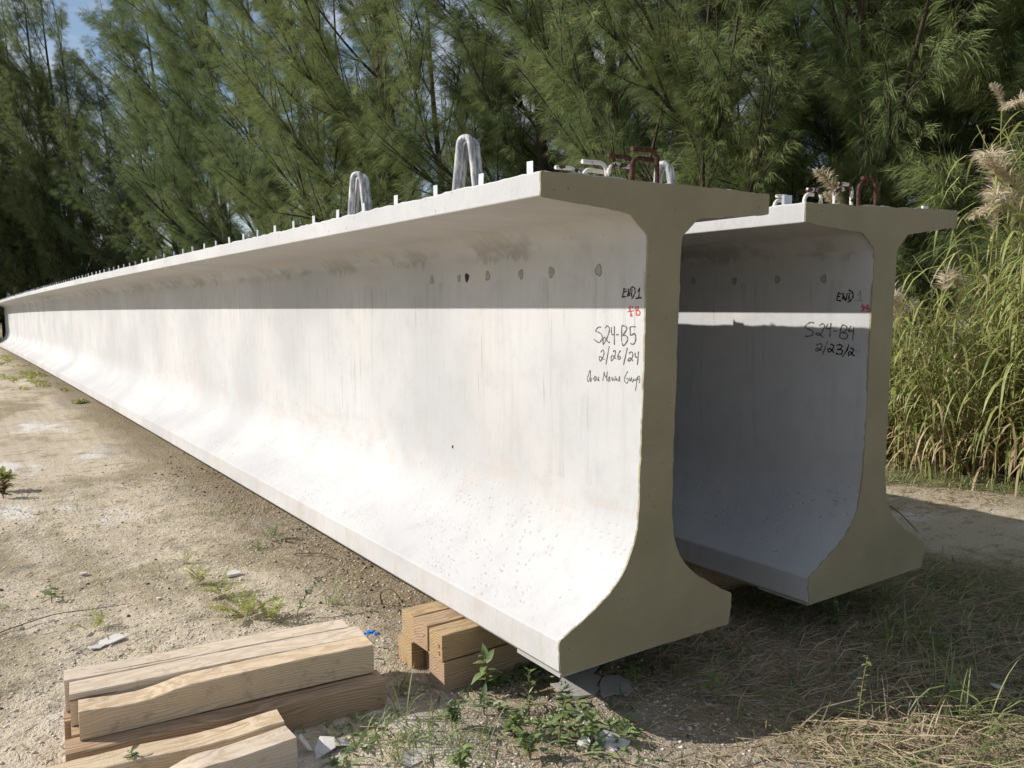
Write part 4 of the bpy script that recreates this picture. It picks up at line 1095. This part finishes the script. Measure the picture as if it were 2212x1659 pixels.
def weed(x, y, h, label, seed, kind='broad', mat='weed', n=14, ls=1.0, lean=(0, 0), stems=1):
    rs = random.Random(seed); z = float(gz(x, y)); r = empty('weed', (x, y, z-0.004)); tag(r, label, 'weed')
    b = MB()
    for s in range(stems):
        lx, ly = lean[0]+rs.gauss(0, 0.12)*(stems > 1)*2, lean[1]+rs.gauss(0, 0.12)*(stems > 1)*2
        hh = h*rs.uniform(0.75, 1.0) if stems > 1 else h
        pts = [(lx*hh*t*t, ly*hh*t*t, hh*t) for t in np.linspace(0, 1, 6)]
        b.tube(pts, [0.0035*(1-0.6*t) for t in np.linspace(0, 1, 6)], 5, False)
        for i in range(n):
            t = 0.25+0.75*((i+0.5)/n)**0.8
            o = bpy.data.objects.new('leaf', LEAF[(kind, mat)]); COL.objects.link(o); o.parent = r
            o.location = (lx*hh*t*t, ly*hh*t*t, hh*t)
            sc = ls*rs.uniform(0.65, 1.15)*(1.1-0.45*t if kind != 'small' else 1)
            o.scale = (sc, sc, sc)
            o.rotation_euler = (rs.uniform(-0.3, 0.3), -rs.uniform(-0.15, 0.9)*(0.4+0.9*t), i*2.4+rs.uniform(-0.4, 0.4))
    st = link('stem', mesh_np('stem', b.v, b.f, True), M['stem'], r)
    return r

def tuft(x, y, h, n, label, seed, mat='grass', spread=0.05, w=0.006, droop=1.6, dirx=0.0):
    patch = spread > 0.09
    rs = random.Random(seed); b = MB(); z = float(gz(x, y))
    for i in range(n):
        a = rs.uniform(0, 6.283); inc = rs.uniform(0.6, 1.45)
        d = (math.cos(a)*math.cos(inc)+dirx, math.sin(a)*math.cos(inc), math.sin(inc))
        ribbon(b, (x+rs.gauss(0, spread), y+rs.gauss(0, spread), z-0.01), d, h*rs.uniform(0.5, 1.25), w*rs.uniform(0.6, 1.3), droop*rs.uniform(0.5, 1.5), 6, rs.uniform(-0.7, 0.7))
    o = link('grass_tuft', mesh_np('grass_tuft', np.array(b.v)-np.array((x, y, z)), b.f), M[mat], None, (x, y, z))
    return tag(o, label, 'grass', kind='stuff' if patch else None)

fern(-1.12, 2.02, 0.17, 'largest yellow green fern behind the loose timbers', 1, n=13)
fern(-1.15, 2.42, 0.14, 'fern second in the short row running back from the largest fern', 2)
fern(-1.19, 2.74, 0.12, 'small fern at the back of the short row behind the timbers', 3)
fern(-1.02, 1.88, 0.13, 'fern touching the back of the loose timber stack', 4)
fern(-1.83, 2.31, 0.10, 'lone little fern left of the white flake on the sand', 5, n=7)
fern(-1.16, 3.23, 0.10, 'upright small fern alone in mid ground', 6, n=6)
fern(-0.49, 3.46, 0.12, 'dark green fern beside a pale grass tuft near the girder', 7, 'weed', 7)
weed(-1.97, 2.94, 0.10, 'small broad leaved seedling at the far left of the sand', 8, 'broad', 'weed', 7)
weed(-2.05, 6.2, 0.17, 'reddish bushy weed at the left edge', 9, 'small', 'weed_red', 10, 1.8, stems=6)
weed(-2.02, 6.5, 0.22, 'green weed just behind the reddish one at the left edge', 10, 'small', 'fern', 12, 2.4, stems=7)
weed(-0.90, 1.81, 0.19, 'dark green leaning stem with small paired leaves behind the timbers', 11, 'small', 'weed_dark', 26, 0.9, (0.9, 0.2))
tuft(-0.66, 1.89, 0.20, 22, 'thin grass tuft between the timber stacks and the girder', 12, spread=0.02)
tuft(-0.64, 3.26, 0.16, 20, 'pale grass tuft beside the dark green fern', 13, spread=0.02, w=0.009)
tuft(-0.62, 4.46, 0.10, 90, 'flat green patch of grass near the girder in mid ground', 14, spread=0.16)
tuft(-1.65, 5.4, 0.09, 80, 'sparse green patch of grass left in mid ground', 15, 'fern', spread=0.22)
weed(-0.51, 0.50, 0.17, 'broad leaved weed in the sun in front of the supporting timbers', 16, 'broad', 'weed', 13, 1.15)
weed(-0.36, 0.38, 0.12, 'small weed right of the broad leaved one by the girder corner', 17, 'broad', 'weed', 8, 0.7)
weed(-0.50, -0.02, 0.20, 'tall broad leaved weed at the bottom centre', 18, 'broad', 'weed', 11, 1.0, (0.15, -0.1))
weed(-0.40, -0.10, 0.13, 'shorter weed to the right of the tall one at the bottom centre', 19, 'broad', 'weed', 11, 0.9)
weed(-0.62, 0.12, 0.10, 'low weed left of the tall one at the bottom centre', 20, 'small', 'weed', 20, 1.2, stems=3)
weed(-1.93, 0.60, 0.15, 'feathery sprig rising in front of the wavy timber', 21, 'small', 'weed_dark', 22, 0.9)
weed(0.23, -0.14, 0.14, 'bright leaved weed in the shadow of the front girder', 22, 'broad', 'weed', 9, 0.9)
weed(0.29, 0.24, 0.20, 'narrow leaved weed at the right corner of the front girder end', 23, 'narrow', 'weed', 9, 0.8)
weed(0.06, 0.16, 0.09, 'small weed in the shadow right below the front girder end', 24, 'broad', 'weed', 8, 0.7)
weed(0.55, -0.62, 0.27, 'spindly sprig standing at the sunlit edge of the shadow', 25, 'small', 'weed', 18, 0.75, (0.35, 0.1))
weed(1.26, 0.0, 0.20, 'weed below the rear girder end', 26, 'small', 'weed_dark', 18, 1.2, stems=3)
weed(1.02, 0.1, 0.12, 'low round leaved weed in deep shade between the girders', 27, 'broad', 'weed_dark', 8, 0.6)
tuft(0.93, -0.88, 0.36, 55, 'large arching grass tuft at the lower right', 28, spread=0.06, w=0.008, droop=1.9)
tuft(0.70, -0.86, 0.22, 60, 'straw coloured grass tuft left of the large arching one', 29, 'straw', spread=0.08)
tuft(1.10, -0.70, 0.30, 40, 'green grass tuft behind the large arching one', 30, spread=0.06)
tuft(-1.04, 0.29, 0.18, 90, 'messy green grass tuft in front of the loose timbers', 31, spread=0.08, w=0.005)
tuft(-0.86, 0.18, 0.20, 70, 'olive grass tuft at the bottom edge left of centre', 32, spread=0.07, w=0.005)
tuft(-0.92, 0.50, 0.20, 16, 'few pale blades at the right end of the loose timbers', 33, spread=0.02, w=0.009)
tuft(-0.80, 0.72, 0.13, 18, 'short tuft at the foot of the supporting timbers', 34, spread=0.03)
tuft(1.5, -0.25, 0.24, 60, 'dark grass tuft in the shade before the rear girder', 35, spread=0.10)
tuft(2.0, 0.3, 0.24, 50, 'dark grass tuft right of the rear girder end', 36, spread=0.12)
cr = random.Random(31)
b = MB()
for i in range(46):
    t = cr.random(); x = -0.62-0.16*t+cr.gauss(0, 0.10)-(0.55 if i % 4 == 0 else 0); y = 17+15*t+cr.gauss(0, 0.7); z = float(gz_base(x, y))
    for k in range(26):
        a = cr.uniform(0, 6.283); inc = cr.uniform(0.3, 1.2)
        ribbon(b, (x+cr.gauss(0, 0.09), y+cr.gauss(0, 0.2), z-0.01), (math.cos(a)*math.cos(inc), math.sin(a)*math.cos(inc), math.sin(inc)), cr.uniform(0.06, 0.18), cr.uniform(0.02, 0.05), 1.5, 4, cr.uniform(-1, 1))
o = link('creeping_weeds', mesh_np('creeping_weeds', b.v, b.f), M['fern'])
tag(o, 'creeping yellow green weeds along the foot of the far girder', 'weeds', kind='stuff')
tuft(-0.49, 14.1, 0.14, 70, 'single small green weed beside the girder far off', 65, 'fern', spread=0.06, w=0.03)
for i, (x, y, h, k, l) in enumerate(((-0.78, 0.30, 0.12, 'small', 'bushy low weed left of the broad leaved weed by the supporting timbers'), (-0.66, -0.05, 0.11, 'small', 'spreading weed at the bottom edge left of the tall broad leaved weed'), (-0.92, 0.02, 0.10, 'small', 'low weed at the bottom edge beneath the olive tuft'), (-0.62, 0.34, 0.09, 'broad', 'seedling just left of the broad leaved weed'), (-0.46, 0.24, 0.10, 'narrow', 'narrow leaved weed between the two broad leaved weeds'))):
    weed(x, y, h, l, 300+i, k, 'weed' if i % 3 else 'weed_dark', 14 if k == 'small' else 9, 1.15 if k == 'small' else 0.8, stems=3 if k == 'small' else 1)
# ground litter: straw, twigs, pebbles, clods -- uncountable, one object each
def scatter(n, box, seed, dens=None):
    g = np.random.default_rng(seed)
    x = g.uniform(box[0], box[1], n); y = g.uniform(box[2], box[3], n)
    if dens is not None:
        k = g.random(n) < dens(x, y); x, y = x[k], y[k]
    return x, y, gz(x, y), g
def strips_on_ground(name, n, box, seed, L, w, lift, mat, label, dens=None, green=False):
    x, y, z, g = scatter(n, box, seed, dens)
    m = len(x); a = g.uniform(0, 6.283, m); ln = L*g.uniform(0.4, 1.3, m); el = lift*np.abs(g.normal(0, 1, m))
    ww = w*g.uniform(0.6, 1.4, m)
    bend = g.normal(0, 0.5, m)
    V = np.zeros((m, 6, 3))
    for i, t in enumerate((0, 0.5, 1.0)):
        aa = a+bend*t
        cx = x+np.cos(aa)*ln*t; cy = y+np.sin(aa)*ln*t
        cz = z+0.004+np.sin(np.minimum(1.3, el))*ln*t*(1-0.35*t)
        nx_, ny_ = -np.sin(aa), np.cos(aa); k = ww*(1 if i < 2 else 0.35)/2
        V[:, 2*i] = np.stack([cx-nx_*k, cy-ny_*k, cz-k*0.5], 1); V[:, 2*i+1] = np.stack([cx+nx_*k, cy+ny_*k, cz+k*0.5], 1)
    b0 = np.arange(m)*6
    F = np.concatenate([np.stack([b0, b0+1, b0+3, b0+2], 1), np.stack([b0+2, b0+3, b0+5, b0+4], 1)])
    o = link(name, mesh_np(name, V.reshape(-1, 3), F), M[mat])
    return tag(o, label, cat='litter', kind='stuff')
def d_fore(x, y):   # denser in the near right, thinning towards the open sand
    return np.clip(0.25+0.75*sstep(-1.1, -0.2, x)*sstep(1.6, 0.6, y), 0, 1)*sstep(-1.6, -1.0, x)*(0.35+0.65*sstep(-0.2, 0.3, fbm(x*2.2, y*2.2, 5, 3)+0.15))
strips_on_ground('dry_straw', 12000, (-1.6, 3.4, -1.9, 1.3), 401, 0.11, 0.0032, 0.16, 'straw', 'dry straw and grass litter over the near ground', d_fore)
strips_on_ground('ground_cover', 9000, (-1.5, 3.4, -1.8, 1.2), 402, 0.055, 0.0075, 0.6, 'weed_dark', 'fine green ground cover among the straw', lambda x, y: d_fore(x, y)*sstep(0.0, 0.35, fbm(x*1.9+7, y*1.9, 8, 3)+0.1))
strips_on_ground('small_weeds', 3800, (-1.3, 0.15, -0.6, 0.62), 403, 0.055, 0.012, 0.8, 'weed', 'tiny sunlit weeds by the girder corner', lambda x, y: sstep(0.0, 0.3, fbm(x*2.7+3, y*2.7, 12, 3)+0.05))
strips_on_ground('dead_twigs', 3200, (-2.6, 0.0, 0.9, 9.0), 404, 0.06, 0.0035, 0.14, 'twig', 'dead twigs and needles strewn over the sand', lambda x, y: sstep(-0.1, 0.4, fbm(x*1.4, y*0.9, 14, 3)))
strips_on_ground('shade_straw', 4500, (0.2, 3.4, -1.2, 1.4), 412, 0.17, 0.0036, 0.35, 'straw', 'loose dead grass in the shadow of the girders')
strips_on_ground('shade_grass', 4200, (0.2, 3.4, -1.2, 1.4), 410, 0.20, 0.0038, 0.55, 'grass', 'tangled thin grass in the shadow of the girders', lambda x, y: 0.3+0.7*sstep(-0.2, 0.3, fbm(x*1.6+4, y*1.6, 88, 3)))
strips_on_ground('long_straw', 1300, (-0.1, 2.2, -1.6, -0.45), 411, 0.26, 0.0042, 0.28, 'straw', 'long bleached straw along the sunlit edge of the shadow')
strips_on_ground('verge_straw', 6000, (3.2, 6.6, -1.5, 4.5), 405, 0.16, 0.006, 0.15, 'straw', 'dry straw on the strip before the reeds', lambda x, y: sstep(-0.1, 0.35, fbm(x*1.2, y*1.2, 15, 3)+0.3*sstep(4.6, 5.6, x)))
strips_on_ground('sparse_green', 1600, (-2.4, -0.3, 1.2, 6.0), 406, 0.05, 0.006, 0.7, 'fern', 'sparse tiny green shoots on the sand', lambda x, y: sstep(0.1, 0.45, fbm(x*1.7+2, y*1.3, 18, 3)))

def rocks(name, n, box, seed, smin, smax, mat, label, dens=None, flat=0.6):
    x, y, z, g = scatter(n, box, seed, dens); m = len(x)
    base = np.array([(1, 0, 0), (-1, 0, 0), (0, 1, 0), (0, -1, 0), (0, 0, 1), (0, 0, -1)], float)
    f0 = np.array([(0, 2, 4), (2, 1, 4), (1, 3, 4), (3, 0, 4), (2, 0, 5), (1, 2, 5), (3, 1, 5), (0, 3, 5)])
    s = smin*(smax/smin)**(g.random(m)**2.5)
    V = base[None]*s[:, None, None]*g.uniform(0.6, 1.3, (m, 6, 1))
    a = g.uniform(0, 6.283, m); c, sn = np.cos(a), np.sin(a)
    X = V[:, :, 0]*c[:, None]-V[:, :, 1]*sn[:, None]; Y = V[:, :, 0]*sn[:, None]+V[:, :, 1]*c[:, None]; Z = V[:, :, 2]*flat
    P = np.stack([X+x[:, None], Y+y[:, None], Z+z[:, None]+s[:, None]*0.15], 2).reshape(-1, 3)
    F = (f0[None]+(np.arange(m)*6)[:, None, None]).reshape(-1, 3)
    o = link(name, mesh_np(name, P, F, True), M[mat])
    return tag(o, label, cat='stones', kind='stuff')
rocks('pebbles', 22000, (-2.8, 0.3, -0.6, 6.5), 501, 0.0026, 0.013, 'stone', 'pale limestone pebbles over the sand')
rocks('dark_clods', 2600, (-2.6, -0.1, 0.9, 7.5), 502, 0.004, 0.016, 'clod', 'dark cones and clods on the sand along the girder', lambda x, y: 0.12+0.88*sstep(-0.9, -0.3, x)*sstep(-0.2, 0.3, fbm(x*2, y*1.6, 44, 3)+0.1), 0.9)

# ------------------------------------------------------------------ odd bits on the ground
def flake(x, y, pts, th, rz, tilt, mat, label, name, cat, lift=0.0, crumple=0.0):
    z = float(gz(x, y)); n = len(pts); rs = random.Random(int(abs(x*1000)+abs(y*77)))
    vs = [(p[0], p[1], rs.uniform(-crumple, crumple)) for p in pts]; vs += [(a, b_, c+th) for a, b_, c in vs]
    cz = rs.uniform(-crumple, crumple); vs += [(0, 0, cz), (0, 0, cz+th)]
    fs = []
    for k in range(n):
        k2 = (k+1) % n
        fs += [(k, k2, n+k2, n+k), (2*n, k2, k), (2*n+1, n+k, n+k2)]
    o = link(name, mesh_np(name, vs, fs), M[mat], None, (x, y, z+0.008+lift))
    o.rotation_euler = (tilt[0], tilt[1], rz)
    return tag(o, label, cat)
def poly(n, r, seed, el=1.0):
    rs = random.Random(seed)
    return [(r*rs.uniform(0.6, 1.15)*math.cos(2*math.pi*i/n)*el, r*rs.uniform(0.6, 1.15)*math.sin(2*math.pi*i/n)) for i in range(n)]
flake(-1.78, 2.07, poly(6, 0.055, 1, 1.6), 0.008, 0.5, (0.05, -0.1), 'chip', 'grey white flake on the sand behind the timbers at left', 'cement_flake', 'flake')
flake(-1.86, 2.02, poly(5, 0.03, 2, 1.3), 0.006, 0.2, (0.08, 0.1), 'chip', 'smaller flake touching the grey white one at left', 'cement_flake', 'flake')
flake(-0.98, 2.77, poly(6, 0.045, 3, 1.7), 0.016, 0.1, (0.1, 0), 'chip', 'thin pale slab chip among the ferns', 'cement_flake', 'flake')
flake(-2.0, 2.6, poly(6, 0.018, 4), 0.006, 0, (0, 0), 'chip', 'white coin sized chip at the far left of the sand', 'cement_flake', 'flake')
flake(-1.45, 2.6, poly(6, 0.016, 5), 0.006, 0, (0, 0), 'chip', 'white coin sized chip left of the ferns', 'cement_flake', 'flake')
flake(-1.75, 3.4, poly(6, 0.02, 6, 1.4), 0.008, 0, (0, 0), 'chip', 'white chip in the left mid ground', 'cement_flake', 'flake')
flake(-1.335, 0.50, poly(5, 0.06, 7, 0.7), 0.004, 0.9, (0.9, 0.3), 'chip', 'torn white sheet scrap leaning at the end of the near timber', 'paper_scrap', 'scrap', 0.03, 0.008)
flake(-1.27, 0.46, poly(5, 0.05, 8, 1.3), 0.004, 0.2, (0.3, -0.4), 'chip', 'flat white scrap beside the leaning one', 'paper_scrap', 'scrap', 0.012, 0.006)
flake(-1.20, 0.44, poly(6, 0.035, 9, 1.2), 0.004, 0.0, (0.2, 0.5), 'chip', 'curled white scrap, rightmost by the near timber', 'paper_scrap', 'scrap', 0.01, 0.012)
flake(-0.33, -0.14, poly(7, 0.055, 10, 1.5), 0.006, -0.4, (0.2, 0.1), 'chip', 'crumpled white scrap at the sunlit edge of the shadow', 'paper_scrap', 'scrap', 0.006, 0.012)
flake(-0.43, -0.09, poly(6, 0.03, 11, 1.3), 0.006, 0.4, (0.1, -0.2), 'chip', 'small white scrap left of the crumpled one', 'paper_scrap', 'scrap', 0.004, 0.006)
flake(-1.02, 0.22, poly(6, 0.05, 12, 1.8), 0.005, 0.3, (0.1, 0.1), 'chip', 'white scrap half under the messy grass tuft', 'paper_scrap', 'scrap', 0.0, 0.008)
flake(1.33, -0.78, poly(6, 0.04, 13, 1.4), 0.006, 0.2, (0.1, 0.1), 'chip', 'white scrap in the straw at the lower right', 'paper_scrap', 'scrap', 0.0, 0.01)
for i, (x, y, r, l) in enumerate(((-0.16, 0.30, 0.11, 'largest grey grout slab piece below the girder corner'), (-0.02, 0.20, 0.09, 'right grey grout slab piece below the girder corner'), (-0.05, 0.42, 0.10, 'back grout slab piece in the dark under the girder'))):
    flake(x, y, poly(13, r, 20+i, 1.2), 0.009, 0.3*i, (0.02, -0.03), 'slab', l, 'grout_slab', 'slab', 0.0, 0.002)
# blue plastic scrap
b = MB(); rs = random.Random(4)
for i in range(16):
    a = rs.uniform(0, 6.283); ribbon(b, (-0.66+rs.gauss(0, 0.012), 1.39+rs.gauss(0, 0.012), float(gz(-0.66, 1.39))), (math.cos(a), math.sin(a), 0.8), rs.uniform(0.03, 0.05), 0.02, 1.8, 4, rs.uniform(-1, 1))
z0 = float(gz(-0.66, 1.39))
o = link('plastic_scrap', mesh_np('plastic_scrap', np.array(b.v)-np.array((-0.66, 1.39, z0)), b.f), M['blue'], None, (-0.66, 1.39, z0))
tag(o, 'crumpled bright blue plastic scrap behind the loose timbers', 'scrap')
# larger dead sticks
def stick(pts, r, label):
    b = MB(); q = smooth_path(pts, 4); b.tube(q, [r*(1-0.6*i/len(q)) for i in range(len(q))], 6)
    o = b.build('dead_stick', M['twig'], None, pts[0], True)
    return tag(o, label, 'stick')
G_ = lambda x, y, h: (x, y, float(gz(x, y))+h)
stick([G_(-2.25, 2.55, 0.01), G_(-2.0, 2.62, 0.03), G_(-1.8, 2.6, 0.02), G_(-1.6, 2.62, 0.01)], 0.0032, 'long dead stick on the sand at the left edge')
stick([G_(-0.42, 1.75, 0.0), G_(-0.44, 1.72, 0.08), G_(-0.40, 1.66, 0.11), G_(-0.36, 1.60, 0.03)], 0.005, 'bent dead stalk standing by the girder foot')
stick([G_(3.35, 1.2, 0.0), G_(3.55, 1.28, 0.22), G_(3.75, 1.2, 0.20), G_(3.95, 1.1, 0.0)], 0.009, 'dark bent stem arching behind the rear girder foot')
stick([G_(-0.5, 3.0, 0.01), G_(-0.35, 2.85, 0.02), G_(-0.3, 2.7, 0.01)], 0.005, 'short dead twig by the girder foot in mid ground')
